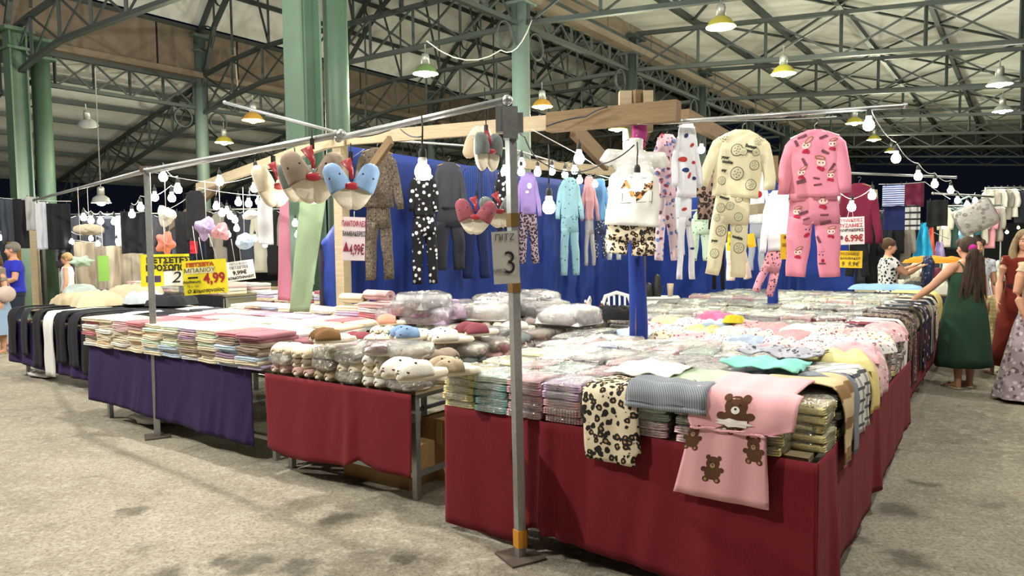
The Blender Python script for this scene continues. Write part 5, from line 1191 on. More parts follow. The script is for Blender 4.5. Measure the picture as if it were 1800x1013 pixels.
for i, (x0, x1) in enumerate(((132, 165), (166, 188), (188, 210), (210, 232), (232, 250))):
    t_ = fabric(['a59a86', '9b9080', 'a89d8a', '9a8f7c', '8f8879'][i], .1, 30, .95, terry=True)
    panel(x0, 425 + 3 * i, x1, 545, 14.5, t_, 'fluffy taupe blanket hanging in rolls, %s from the ponytailed woman' % ORD[i], 'hanging_blanket', 'blanket', 'fluffy blankets hanging at the left stall', fold=.09, fq=9)

# slippers on the bar: pairs joined to a heart with a red tag
def heart_slippers(px, py, hpx, Y, k, label, eyes=True, rz=0, tilt=0, sp=.45, group='plush slippers hung on the stall bar'):
    p = P(px, py, Y); sc = (hpx * Y / F) / .27; root = empty('hanging_slippers', p, (0, tilt, facing(p, rz)), sc, label=label, cat='slippers', group=group)
    for s in (-1, 1):
        q = ob('slipper', SMU[k], root, (s * .062, -.02, -.14), (PI / 2, s * sp, 0)); q.rotation_euler = (Matrix.Rotation(s * sp, 3, 'Y') @ Matrix.Rotation(PI / 2 + PI, 3, 'X') @ Matrix.Rotation(PI, 3, 'Y') @ Matrix.Rotation(0, 3, 'Z')).to_euler(); ob('sole', SOLE, q)
        if eyes: ob('eye', EYES, q)
    b = MB(); b.tube([(-.028, -.06, .0), (0, -.065, -.06), (.004, -.07, -.1)], [(.03, .004), (.012, .005), (.01, .006)], 8, flat=(0, 1, 0)); b.ell((0, -.085, -.14), (.042, .01, .02), 14, 8); ob('red_tag', b.mesh('tag', flat('96202a', .4, coat=.3)), root, label='red cardboard tag')
    b = MB(); b.box((0, -.03, .02), (.02, .02, .05)); b.tube([(0, -.03, .04), (0, -.02, .3 if px > 800 else .09)], .004, 6); ob('clip', b.mesh('clip', BLACK, False), root); return root
heart_slippers(476, 288, 78, 5.2, 'cream', 'cream slipper pair hung by the red tag, first on the bar by the pink towel', False, .5)
heart_slippers(515, 285, 72, 5.05, 'grey', 'grey slipper pair hung between the cream and the big pale pair', False, .6)
heart_slippers(549, 262, 98, 4.7, 'taupe', 'big pale taupe slipper pair over the green towel', True, 0); heart_slippers(617, 283, 88, 4.45, 'blue', 'blue slipper pair shaped like dolphins above the slipper price card', True, 0)
heart_slippers(849, 232, 68, 4.3, 'grey', 'grey and white slipper pair highest beside the steel pole', False, .8, PI * 0, .12); heart_slippers(846, 283, 60, 4.5, 'beige', 'tan slipper pair spread in a V below the grey ones', False, 0, PI, .4)
heart_slippers(838, 348, 66, 4.6, 'dusky rose', 'dusky rose slipper pair hanging above the price card', True, 0, .1); heart_slippers(872, 340, 62, 4.7, 'grey', 'grey plush slipper pair against the steel pole', True, .2, -.1)

# ---- signs
YEL = flat('e8dc2c', .45, name='yellow_card'); WCARD = flat('e6e6e4', .5, name='white_card'); GCARD = flat('7fae4a', .5); INK = flat('1a1a1c', .7); REDI = flat('a0202a', .6); ORI = flat('b5461c', .6); YEL2 = flat('e8c62a', .5)
def sign(px, py, wpx, hpx, Y, m, label, lines, tilt=0, rz=0, extras=(), strings=()):
    p = P(px, py, Y); k = Y / F; w, h = wpx * k, hpx * k
    root = empty('price_sign', p, (0, tilt, facing(p, rz)), label=label, cat='sign')
    b = MB(); b.box((0, 0, 0), (w, .004, h)); ob('card', b.mesh('card', m, False), root)
    for (x, z, ww, hh, mm) in extras: b = MB(); b.box((x * w, -.0035, z * h), (ww * w, .002, hh * h)); ob('pasted_paper', b.mesh('paper', mm, False), root)
    for (s, x, z, size, mm, bold, wide, sh) in lines:
        me = text_mesh(s, size * h, mm, bold * h, shear=sh, wide=wide); ob('lettering', me, root, (x * w, -.0058, z * h))
    for (x, dx, dz) in strings:
        b = MB(); b.tube([(x * w, 0, h / 2), (x * w + dx * k, 0, h / 2 + dz * k)], .0025, 5); ob('string', b.mesh('string', flat('d9d6cc')), root)
    return root
sign(291, 475, 78, 56, 6.5, YEL, 'yellow card for face towels with a pasted white price of two', [('ΠΕΤΣΕΤΕΣ', .06, .30, .24, INK, .012, 1.0, 0), ('ΠΡΟΣΩΠΟΥ', .06, .06, .24, INK, .012, .93, 0), ('2', .20, -.25, .5, INK, .002, 1.1, .25), (',', .4, -.28, .3, INK, 0, 1, 0)], 0, 0, [(.22, -.26, .52, .46, WCARD), (-.25, -.27, .3, .2, flat('4a3a60', .6))], [(0, 0, 60)])
sign(361, 487, 72, 60, 6.0, YEL, 'yellow card for bath towels priced 4,99', [('ΠΕΤΣΕΤΑ', -.1, .37, .14, ORI, .01, 1.15, 0), ('ΜΠΑΝΙΟΥ', -.12, .2, .17, INK, -.001, 1.05, .1), ('4,99', .2, -.06, .42, REDI, .012, .82, 0), ('Ο Κομοτηναίος', -.02, -.40, .14, INK, .003, 1.0, .3), ('βαμβακερή', -.32, -.12, .09, INK, .002, 1, .2), ('70 x 140', -.3, -.25, .09, flat('7a7430'), 0, 1, .1)], -.05, .05, [(-.12, .2, .66, .18, flat('d8d5a8', .6)), (-.28, 0, .22, .05, INK)], [(-.15, -2, 60), (-.02, -3, 40), (.3, -10, 45)])
sign(421, 476, 50, 34, 7.2, WCARD, 'small white tilted card priced 9,99€ beside the yellow ones', [('ΠΡΟΣΦΟΡΑ', 0, .36, .14, flat('5a6a86'), 0, 1.1, 0), ('ΠΕΤΣΕΤΕΣ', 0, .17, .18, flat('5a6a86'), .004, 1, 0), ('9,99€', 0, -.1, .26, INK, .01, 1.1, 0), ('ΚΟΜΟΤΗΝΑΙΟΣ', .02, -.36, .17, INK, .008, 1.0, 0)], -.12, 0, (), [(-.1, 0, 40), (.1, 2, 40)])
sign(622, 420, 39, 76, 5.0, flat('e9d9de', .5), 'white card for cotton slippers priced 4,99€ under the blue slippers', [('ΠΑΝΤΟΦΛΕΣ', 0, .34, .17, flat('b03a5c', .6), .004, .52, 0), ('ΒΑΜΒΑΚΕΡΕΣ', 0, .11, .15, flat('3a4046', .6), .003, .52, 0), ('4,99€', .14, -.26, .34, flat('8c1f3c', .6), .006, .42, 0), ('▲', -.34, -.2, .3, flat('8c1f3c', .6), 0, .5, 0)], .04, .1, (), [(0, 0, 10)])
sign(889, 453, 46, 92, 3.66, flat('b9b8b2', .6, name='grey_card'), 'grey cardboard card taped to the steel pole with a handwritten three', [('ΠΙΤΖ', .0, .38, .17, INK, -.001, 1.0, 0), ('3', .15, -.12, .62, INK, -.003, .85, 0), ('ΑΜΕΣ', -.28, -.25, .09, flat('4a4a4a'), 0, 1, .1)], -.045, .05)
sign(1495, 406, 44, 48, 6.6, WCARD, 'white card for womens cotton pyjamas priced 6.99€', [('ΓΥΝΑΙΚΕΙΕΣ', 0, .38, .17, REDI, .003, .86, 0), ('ΠΥΖΑΜΕΣ', 0, .19, .18, REDI, .004, .95, 0), ('ΒΑΜΒΑΚΕΡΕΣ', 0, .02, .13, INK, .004, 1.0, 0), ('6.99€', .12, -.28, .33, REDI, .01, .78, 0), ('●', -.33, -.25, .2, flat('5a3a40'), 0, .7, 0)], -.03, 0, (), [(-.1, 6, 25), (.1, -2, 25)])
sign(1492, 456, 43, 30, 6.7, YEL2, 'orange-yellow card handwritten 9.99 below the white card', [('ΠΥΖΑΜΕΣ', -.0, .3, .2, flat('6a5a20'), 0, 1.1, .1), ('ΒΑΜΒΑΚΕΡ', .05, .05, .2, INK, 0, 1, .1), ('9  9.9€', .05, -.28, .36, INK, 0, .9, .2)], .02, 0, (), [(0, 0, 12)])
sign(1383, 434, 21, 44, 6.3, YEL2, 'narrow orange-yellow card left of the pink trousers', [('ΦΙΤ', .0, .36, .2, INK, 0, .8, 0), ('ΘΕΩΣ', .0, .06, .17, INK, 0, .8, 0), ('9', 0, -.3, .3, INK, 0, 1, .3)], 0, 0, (), [(0, 0, 14)])
sign(1284, 424, 11, 34, 6.2, YEL, 'thin yellow card showing between the cream trouser legs', [('ΠΥΖ', 0, .25, .2, INK, 0, .6, 0), ('6', 0, -.15, .3, INK, 0, .6, 0)], .08); sign(1320, 423, 14, 24, 6.3, YEL2, 'corner of an orange-yellow card beside the cream trousers', [], -.2)
sign(182, 472, 17, 45, 8.5, GCARD, 'bright green card hanging over the padded vests', [], 0, 0, (), [(0, 0, 60)])

# ---- bulbs on cords
GLB = MB(); GLB.lathe([(.0, -.045), (.018, -.043), (.03, -.032), (.036, -.015), (.035, .003), (.028, .018), (.02, .028)], 16); GLBM = GLB.mesh('glass', BULB)
NK = MB(); NK.lathe([(.02, .026), (.021, .045), (.017, .058), (.0, .06)], 12); NKM = NK.mesh('neck', WHITE)
SK = MB(); SK.lathe([(.018, .055), (.018, .08), (.013, .095), (.004, .1), (.004, .125)], 12); SKM = SK.mesh('socket', BLACK)
def bulb(px, py, Y, label, sc=1.0, g='lit bulbs strung over the stalls', cord=0):
    r = empty('light_bulb', P(px, py, Y), (0, 0, 0), sc, label=label, cat='light bulb', group=g); ob('glass', GLBM, r); ob('neck', NKM, r); ob('socket', SKM, r)
    if cord: b = MB(); b.tube([(0, 0, .12), (.003, 0, .12 + cord / 2), (0, 0, .12 + cord)], .004, 6); ob('cord', b.mesh('cord', BLACK), r)
    return r.location + Vector((0, 0, .12 * sc + cord))
def cable(pts, m, label, sag=.03, r=.004, name='cable'):
    o = Vector(pts[0]); b = MB(); out = []
    for i in range(len(pts) - 1):
        for k in range(6): t_ = k / 6; q = Vector(pts[i]).lerp(Vector(pts[i + 1]), t_); q.z -= sag * 4 * t_ * (1 - t_); out.append(q - o)
    out.append(Vector(pts[-1]) - o); b.tube(out, r, 5); return ob(name, b.mesh(name, m), None, o, label=label, cat='cable')
BCAB = flat('16161a', .5); WCAB = flat('c9c9c6', .5)
bulb(743, 299, 4.1, 'big bulb on a black cord in front of the heart-print set', 1.25, cord=.12); bulb(965, 362, 4.9, 'low bulb on a long black cord against the blue cloth', 1.2, cord=.22)
bulb(1120, 322, 4.75, 'bulb on a black cord lighting the white t-shirt', 1.2, cord=.1)
rs = [(1527, 218, 5.7), (1575, 277, 6.9), (1614, 309, 8.2), (1643, 323, 9.4), (1671, 334, 10.6), (1683, 352, 11.6), (1700, 359, 12.6), (1714, 352, 13.4)]
tp = [bulb(x, y, Y, 'bulb on the receding aisle string, %s from the rail end' % ORD[i], 1.15) for i, (x, y, Y) in enumerate(rs)]
cable(tp, WCAB, 'white cable carrying the receding string of bulbs', .05)
cs = [(887, 300, 7.0), (917, 287, 7.1), (945, 302, 7.3), (970, 300, 7.6), (1010, 299, 7.8), (993, 306, 8.2), (1019, 316, 8.6), (1046, 323, 9.0), (1073, 331, 9.4)]
tp = [bulb(x, y, Y, 'bulb on the cord before the blue cloth, %s after the steel pole' % ORD[i]) for i, (x, y, Y) in enumerate(cs)]; cable(tp, BCAB, 'black cable with bulbs along the top of the blue cloth', .04)
bulb(1018, 277, 5.6, 'bright bulb on the white wire under the rough beam', 1.1); bulb(916, 301, 6.6, 'bulb just behind the steel pole', .9)
mr = [(1178, 334, 8.5), (1233, 262, 6.1), (1384, 339, 6.4), (1468, 345, 6.6), (1497, 363, 7.0), (1533, 343, 7.4)]
for i, q in enumerate(mr): bulb(*q, 'bulb among the print pyjamas, %s from the mannequin' % ORD[i], .8 if i < 2 else 1.05)
cable([P(1384, 326, 6.4), P(1468, 330, 6.6), P(1497, 350, 7.0), P(1533, 330, 7.4)], WCAB, 'white cable low behind the pink set', .02)
ls = [(287, 310, 6.5), (313, 332, 7.0), (386, 318, 6.9), (449, 303, 6.6), (447, 330, 7.4), (552, 347, 5.2), (272, 346, 7.5), (302, 347, 7.3), (247, 364, 8.0), (232, 376, 8.4), (437, 357, 8.0), (419, 355, 8.2), (455, 353, 8.2), (390, 374, 8.6), (405, 379, 8.8), (380, 362, 8.7), (413, 386, 9.1), (399, 370, 9.3), (416, 401, 9.5), (555, 400, 7.6), (519, 392, 9.0), (523, 412, 9.6), (401, 412, 10), (430, 420, 10), (448, 419, 10.4)]
tl = [bulb(x, y, Y, 'bulb in the cluster over the towel table, %s of it' % (ORD[i] if i < 18 else ['nineteenth', 'twentieth', 'twenty-first', 'twenty-second', 'twenty-third', 'twenty-fourth', 'twenty-fifth'][i - 18])) for i, (x, y, Y) in enumerate(ls)]
cable([tl[0], tl[1], tl[7], tl[8], tl[9]], WCAB, 'white cable swinging from the left pole', .05); cable([tl[2], tl[15], tl[13], tl[14], tl[16], tl[18]], BCAB, 'black cable of the bulb cluster', .04); cable([tl[3], tl[4], tl[10], tl[12]], BCAB, 'black cable near the hanging slippers', .04)
fl = [(147, 382, 10.5), (160, 387, 10.6), (177, 388, 10.7), (201, 389, 10.6), (0, 418, 14), (34, 420, 14), (82, 420, 14), (119, 414, 14), (126, 425, 13.6), (160, 419, 14), (172, 428, 13.4), (205, 425, 14), (238, 418, 13.8), (252, 427, 14), (466, 430, 13), (524, 430, 13.5), (20, 430, 16)]
tf = [bulb(x, y, Y, 'bulb on the left neighbour stall, %s of its strings' % ORD[i], 1.15) for i, (x, y, Y) in enumerate(fl)]
cable(tf[:4], WCAB, 'white cable of four bulbs over the padded vests', .05); cable([tf[4], tf[5], tf[6], tf[7], tf[9], tf[11], tf[12]], WCAB, 'white cable along the far left stall', .1)
# loose wires of the frame
cable([P(905, 215, 4.4), P(922, 240, 4.6), P(945, 280, 5.0), P(1000, 302, 5.2), P(1060, 288, 5.0), P(1115, 255, 4.8)], BCAB, 'black cable looping from the steel pole to the mannequin', .02, .005)
cable([P(600, 240, 5.0), P(700, 222, 5.2), P(743, 240, 4.1)], BCAB, 'black cable under the pale beam to the big bulb', .03, .005); cable([P(935, 228, 5.6), P(1018, 272, 5.6), P(1060, 300, 5.8)], WCAB, 'white wire slanting down under the rough beam', .0, .004)
cable([P(960, 222, 5.7), P(1030, 205, 5.6), P(1068, 188, 5.5)], BCAB, 'black cable lying over the rough beam', -.01, .007); cable([P(258, 300, 6.3), P(390, 322, 7), P(470, 300, 6.2), P(585, 292, 7.3), P(640, 262, 7.6)], WCAB, 'thin white line sagging over the towel table', .02, .003)
cable([P(1120, 218, 5.4), P(1230, 213, 5.5), P(1470, 205, 5.7)], WCAB, 'thin white line beside the near rail', .01, .003); cable([P(750, 72, 12.5), P(880, 88, 13.8), P(935, 35, 14.6)], WCAB, 'white cable sagging across the column by the green lamp', .25, .012)

cable([P(-20, 346, 13.5), P(125, 354, 13.5)], WCAB, 'washing line of the left neighbour stall', .02, .006); cable([P(176, 383, 12), P(262, 370, 12)], WCAB, 'short line by the bulbs of the left stall', .01, .005)
cable([P(1545, 324, 10), P(1626, 320, 10.6), P(1670, 350, 11.6)], WCAB, 'line with striped and maroon towels', .01, .005); cable([P(300, 366, 8.6), P(350, 330, 8.2), P(480, 345, 7.2)], WCAB, 'line above the black vest', .02, .004)
cable([P(128, 422, 14.5), P(254, 438, 14.5)], WCAB, 'line carrying the fluffy blankets', .0, .008); cable([P(1598, 388, 12.5), P(1668, 420, 13.2)], WCAB, 'line with the turquoise and coral towels', .01, .006)
# ------------------------------------------------------------------ people
random.seed(33)
HAIRS = {'dark': ('241812', '4a3324'), 'brown': ('3a2618', '6b4a30'), 'blonde': ('8a6a40', 'c9a670'), 'wavy': ('5a4430', 'b39a72'), 'grey': ('55504a', '8d867c')}
HM_ = {k: hairmat(*v) for k, v in HAIRS.items()}
LIP = flat('9a4a44', .5); EYEW = flat('e9e6e0', .3); IRIS = flat('2a1c14', .3); SHOE = flat('5a4a3c', .6)
def limb(b, pts, rad, n=12): b.tube(pts, rad, n)
def hand(b, w_, d, palm_n, s=1.0, curl=.5, side=1):
    # palm plus four fingers of different lengths and a thumb leaving the side of the palm
    w_ = Vector(w_); d = Vector(d).normalized(); nn = Vector(palm_n); nn = (nn - d * nn.dot(d)).normalized(); sd = d.cross(nn) * side
    b.tube([w_ - d * .02, w_ + d * .03 * s, w_ + d * .085 * s], [(.028 * s, .018 * s), (.038 * s, .016 * s), (.038 * s, .014 * s)], 12, flat=nn)
    for i, (off, L) in enumerate(((-.028, .066), (-.009, .078), (.010, .073), (.028, .056))):
        p0 = w_ + d * .08 * s + sd * off * s; p1 = p0 + (d + nn * curl * .35) * L * .45 * s; p2 = p1 + (d + nn * curl * 1.1).normalized() * L * .33 * s; p3 = p2 + (d + nn * curl * 2).normalized() * L * .27 * s
        b.tube([p0 - d * .02, p0, p1, p2, p3], [.0095 * s, .0095 * s, .009 * s, .0085 * s, .007 * s], 8)
    t0 = w_ + d * .03 * s - sd * .03 * s; t1 = t0 + (d * .6 - sd * .7 + nn * .2).normalized() * .035 * s; t2 = t1 + (d * .9 - sd * .25 + nn * .4).normalized() * .03 * s
    b.tube([t0 + sd * .012, t0, t1, t2], [.013 * s, .012 * s, .0105 * s, .0085 * s], 8)
def person(label, loc, rz, H=1.62, arms=None, hd=(0, 0), hair='dark', style='pony', top=None, bottom=None, dress=None, skin=None, build=1.0, extra=None, legs=True, sleeve=.5, group=None, seat=False, dlen=.2, hem=None, neck=.03, collar=1.0):
    # local frame: faces -Y, z up; arms = {side: (elbow, wrist, palm normal, curl)} in units of H
    s = H / 1.65; sk = skin or SKIN; B = build
    root = empty('person', loc, (0, 0, rz), label=label, cat='person', group=group)
    b = MB(); hc = Vector((0, -.012, 1.545)) * s; HR = Matrix.Rotation(hd[0], 3, 'Z') @ Matrix.Rotation(hd[1], 3, 'X')
    def V(x, y, z): return Vector((x, y, z)) * s
    # torso
    b.tube([V(0, 0, .80), V(0, .005, .90), V(0, 0, 1.02), V(0, -.005, 1.12), V(0, -.005, 1.24), V(0, 0, 1.33), V(0, .005, 1.38), V(0, .005, 1.41)], [(.13 * s * B, .09 * s * B), (.17 * s * B, .115 * s * B), (.135 * s * B, .1 * s * B), (.135 * s * B, .1 * s * B), (.155 * s * B, .105 * s * B), (.165 * s, .085 * s), (.12 * s, .07 * s), (.06 * s, .055 * s)], 20, flat=(0, 1, 0))
    b.tube([V(0, .012, 1.36), V(0, .004, 1.44), V(0, -.005, 1.50)], [.052 * s, .046 * s, .048 * s], 14)
    # head: skull, face, jaw, nose, ears, brow, lips, eye sockets left by the brow and cheeks
    def hp(x, y, z): return hc + HR @ (Vector((x, y, z)) * s)
    b.ell(hp(0, .012, .02), (.073 * s, .09 * s, .093 * s), 20, 14, HR); b.ell(hp(0, -.03, -.035), (.056 * s, .056 * s, .075 * s), 16, 12, HR); b.ell(hp(0, -.055, -.083), (.026 * s, .024 * s, .022 * s), 12, 8, HR)
    b.tube([hp(0, -.078, .018), hp(0, -.096, -.018), hp(0, -.1, -.03), hp(0, -.085, -.038)], [.009 * s, .012 * s, .015 * s, .012 * s], 8)
    for q in (-1, 1):
        b.ell(hp(q * .075, .01, -.012), (.012 * s, .02 * s, .03 * s), 10, 8, HR); b.ell(hp(q * .035, -.062, -.03), (.025 * s, .022 * s, .024 * s), 10, 8, HR); b.ell(hp(q * .03, -.07, .026), (.028 * s, .014 * s, .008 * s), 10, 8, HR)
    b.ell(hp(0, -.078, -.058), (.022 * s, .011 * s, .009 * s), 10, 6, HR)
    # arms
    arms = arms or {}
    AR = {}
    for q in (-1, 1):
        sh = V(q * .165, 0, 1.335); e, w_, pn, cu = arms.get(q, ((q * .215, .01, 1.07), (q * .225, -.05, .84), (-q, 0, 0), .6)); e = V(*e); w_ = V(*w_); AR[q] = (sh, e, w_)
        b.tube([sh - V(q * .05, 0, -.01), sh, sh.lerp(e, .35), e, e.lerp(w_, .3), e.lerp(w_, .75), w_], [.05 * s, .054 * s * B, .048 * s * B, .038 * s * B, .040 * s * B, .03 * s, .024 * s], 12)
        hand(b, w_, w_ - e, pn, s * .95, cu, q)
    if legs:
        for q in (-1, 1):
            st = q * .02
            b.tube([V(q * .085, 0, .86), V(q * .09, -.0, .72), V(q * .09, -.01 + st, .48), V(q * .09, .0 + st, .42), V(q * .09, .015 + st, .3), V(q * .09, .015 + st, .1), V(q * .09, .01 + st, .05)], [.085 * s * B, .085 * s * B, .055 * s * B, .05 * s, .054 * s, .034 * s, .034 * s], 14)
            b.tube([V(q * .09, .04 + st, .035), V(q * .092, -.04 + st, .04), V(q * .098, -.12 + st, .022), V(q * .1, -.17 + st, .015)], [(.03 * s, .03 * s), (.035 * s, .032 * s), (.042 * s, .02 * s), (.035 * s, .013 * s)], 12, flat=(0, 0, 1))
    me = remesh(b, .0085 * s if not group else .012, [sk], 'body', 2); ob('body', me, root)
    # eyes, mouth
    for q in (-1, 1):
        eb = MB(); eb.ell(hp(q * .03, -.072, .004), (.013 * s, .009 * s, .0085 * s), 10, 8, HR); e_ = ob('eye', eb.mesh('eye', EYEW), root)
        eb = MB(); eb.ell(hp(q * .03, -.080, .004), (.006 * s, .004 * s, .006 * s), 8, 6, HR); ob('iris', eb.mesh('iris', IRIS), e_)
        eb = MB(); eb.tube([hp(q * .012, -.083, .024), hp(q * .032, -.084, .031), hp(q * .05, -.07, .024)], .0035 * s, 6); ob('eyebrow', eb.mesh('brow', HM_[hair]), root)
    mb = MB(); mb.tube([hp(-.022, -.083, -.056), hp(-.01, -.09, -.06), hp(0, -.091, -.061), hp(.01, -.09, -.06), hp(.022, -.083, -.056)], [.003 * s, .006 * s, .0055 * s, .006 * s, .003 * s], 8); ob('mouth', mb.mesh('mouth', LIP), root)
    # hair
    h = MB(); h.ell(hp(0, .028, .035), (.084 * s, .098 * s, .097 * s), 20, 14, HR)
    for q in (-1, 1): h.ell(hp(q * .055, -.02, .055), (.035 * s, .055 * s, .045 * s), 12, 8, HR)
    if style == 'pony':
        pth = [hp(0, .11, .0), hp(0, .15, -.03), hp(.0, .15, -.12), hp(.01, .125, -.30), hp(.0, .125, -.48), hp(.0, .12, -.62)]
        h.tube(pth, [.03 * s, .045 * s, (.05 * s, .03 * s), (.075 * s, .03 * s), (.07 * s, .028 * s), (.02 * s, .012 * s)], 14, flat=(0, 1, 0))
        for i_ in range(9):
            x_ = (i_ - 4) * .022; e_ = .45 + .17 * ((i_ * 7) % 5) / 5; h.tube([hp(x_ * .4, .14, -.03)] + [hp(x_ * (1 + .6 * k_) + .012 * math.sin(k_ * 4 + i_ * 2), .155 + .012 * math.sin(k_ * 5 + i_), -.1 - e_ * k_) for k_ in (0, .2, .4, .6, .8, 1)], [.014 * s, .02 * s, .021 * s, .02 * s, .018 * s, .014 * s, .005 * s], 8)
    elif style == 'shortpony':
        h.tube([hp(0, .1, .02), hp(0, .145, .02), hp(0, .165, -.05), hp(0, .15, -.11)], [.02 * s, .034 * s, .03 * s, .008 * s], 12)
    elif style == 'bun': h.ell(hp(0, .12, .06), (.045 * s, .045 * s, .045 * s), 12, 8)
    elif style == 'topbun': h.ell(hp(0, .03, .13), (.04 * s, .04 * s, .035 * s), 12, 8)
    elif style == 'long':
        for q in (-1, 1):
            h.tube([hp(q * .05, -.02, .08), hp(q * .082, -.0, .0), hp(q * .1, .0, -.1), hp(q * .1, -.03, -.2), hp(q * .09, -.05, -.28)], [.03 * s, (.03 * s, .05 * s), (.04 * s, .055 * s), (.05 * s, .05 * s), .02 * s], 12)
        h.tube([hp(0, .08, 0), hp(0, .09, -.12), hp(0, .09, -.26)], [(.08 * s, .04 * s), (.1 * s, .045 * s), (.07 * s, .02 * s)], 12, flat=(0, 1, 0))
    elif style == 'child': h.tube([hp(0, .06, 0), hp(0, .07, -.1), hp(.0, .08, -.2)], [(.085 * s, .04 * s), (.09 * s, .04 * s), (.05 * s, .02 * s)], 12, flat=(0, 1, 0))
    ob('hair', remesh(h, .008 * s, [HM_[hair]], 'hair', 2), root)
    if style == 'pony': g_ = MB(); g_.tube([hp(0, .105, .01), hp(0, .125, -.0), hp(0, .14, -.02)], [.036 * s, .046 * s, .036 * s], 12); ob('hair_tie', g_.mesh('tie', fabric('b02a86')), root, label='magenta hair tie')
    # clothes
    def tubes_cloth(nm, m, z0, z1, sl, fat=.014):
        c = MB(); prof = [(z0, None), (.9, (.17, .115)), (1.02, (.14, .105)), (1.12, (.14, .105)), (1.24, (.158, .112)), (1.33, (.168, .09)), (z1, (.13 * collar, .075))]
        pts = []; rr = []
        for z, r_ in prof:
            if r_ is None: r_ = (.175, .12)
            if z < z0 or z > z1: continue
            pts.append(V(0, 0, z)); rr.append(((r_[0] * B + fat) * s, (r_[1] * B + fat) * s))
        c.tube(pts, rr, 24, flat=(0, 1, 0))
        if sl:
            for q in (-1, 1): sh, e, w_ = AR[q]; c.tube([sh - V(q * .05, 0, -.005), sh, sh.lerp(e, sl)], [.052 * s, .066 * s * B, (.06 - .0 * sl) * s * B], 14)
        o = ob(nm, remesh(c, .011 * s, m, nm, 3), root); return o
    if top: tubes_cloth('shirt', top, .86, 1.375, sleeve)
    if bottom:
        kind, m, zl = bottom
        if kind == 'skirt':
            c = MB(); n = 40; k_ = 12
            for i in range(k_ + 1):
                t_ = i / k_; z = .96 + (zl - .96) * t_; r_ = .145 + .035 * min(1, t_ * 5) + (hem or .1) * t_
                for k in range(n):
                    th = 2 * PI * k / n; f_ = 1 + .06 * t_ * math.sin(th * 9 + 1); c.v.append(tuple(V(r_ * B * f_ * math.cos(th), r_ * .75 * B * f_ * math.sin(th), z)))
            c.f = [(i * n + k, i * n + (k + 1) % n, (i + 1) * n + (k + 1) % n, (i + 1) * n + k) for i in range(k_) for k in range(n)]; c.m = [0] * len(c.f)
            ob('skirt', c.mesh('skirt', m), root)
        else:
            c = MB(); c.tube([V(0, 0, 1.0), V(0, 0, .82)], [(.155 * B * s, .115 * B * s), (.18 * B * s, .125 * B * s)], 20, flat=(0, 1, 0))
            for q in (-1, 1): c.tube([V(q * .085, 0, .86), V(q * .09, 0, .5), V(q * .09, .01, zl)], [.1 * s * B, .075 * s * B, .065 * s * B], 14)
            ob('trousers', remesh(c, .012 * s, m, 'trousers', 2), root)
    if dress:
        m, zl, sl, zt = dress; c = MB(); n = 44; prof = [(zt, .15, .085), (1.3, .168, .105), (1.24, .172, .122), (1.12, .158, .118), (1.02, .165, .125), (.9, .2, .15), (.7, .225, .175), (.5, .245, .19), (.35, .26, .2), (zl, .27, .21)]
        prof = [p_ for p_ in prof if p_[0] <= zt and p_[0] >= zl]
        for i, (z, rx, ry) in enumerate(prof):
            t_ = max(0, (1.05 - z) / (1.05 - zl + 1e-6)); e_ = 1 + (hem or 0) * t_
            for k in range(n):
                th = 2 * PI * k / n; f_ = 1 + .035 * t_ * math.sin(th * 8 + 2) + .02 * t_ * math.sin(th * 13); c.v.append(tuple(V(rx * B * e_ * f_ * math.cos(th), ry * B * e_ * f_ * math.sin(th), z)))
        c.f = [(i * n + k, i * n + (k + 1) % n, (i + 1) * n + (k + 1) % n, (i + 1) * n + k) for i in range(len(prof) - 1) for k in range(n)]; c.m = [0] * len(c.f)
        dr = ob('dress', solid(c.mesh('dress', m), .004), root)
        if sl == 'strap':
            for q in (-1, 1):
                c = MB(); c.tube([V(q * .1, .1 * B, zt - .01), V(q * .105, .085, 1.34), V(q * .1, .02, 1.395), V(q * .1, -.07, 1.34), V(q * .09, -.11 * B, zt - .01)], .008 * s, 6); ob('strap', c.mesh('strap', m), dr)
        elif sl: tubes_cloth('bodice', m, 1.02, 1.365, sl)
    if extra: extra(root, V, AR, s)
    return root
def ground(px, py): q = G(px, py, 0); return q
def at(px, Y, z=0):
    q = P(px, 430, Y); return Vector((q.x, q.y, z))
def sandals(col_):
    def f(root, V, AR, s):
        for q in (-1, 1):
            b = MB(); b.tube([V(q * .09, .06 + q * .02, .008), V(q * .093, -.05 + q * .02, .008), V(q * .1, -.19 + q * .02, .008)], [(.036 * s, .008), (.042 * s, .008), (.04 * s, .008)], 12, flat=(0, 0, 1)); b.tube([V(q * .05, -.1 + q * .02, .02), V(q * .095, -.11 + q * .02, .06), V(q * .145, -.1 + q * .02, .02)], .008, 6); ob('sandal', b.mesh('sandal', flat(col_, .6)), root)
    return f
GRN = fabric('24402e', .08)
g0 = ground(1692, 682)
person('woman seen from behind in a long dark green strappy dress, hand on the back table', g0, PI + .15, 1.63, {1: ((.33, -.10, 1.12), (.40, -.30, .96), (0, 0, -1), .3), -1: ((-.225, .0, 1.07), (-.235, -.03, .83), (1, 0, 0), .6)}, (-.15, 0), 'dark', 'pony', dress=(GRN, .25, 'strap', 1.28), build=1.12, extra=sandals('c9b89a'))
PAT = floral('dcdcd8', ['1a1a1d', '26262a'], 17, .36, key='bw')
v0 = W(-.35, 9.35); v0 = at(1562, 10.6)
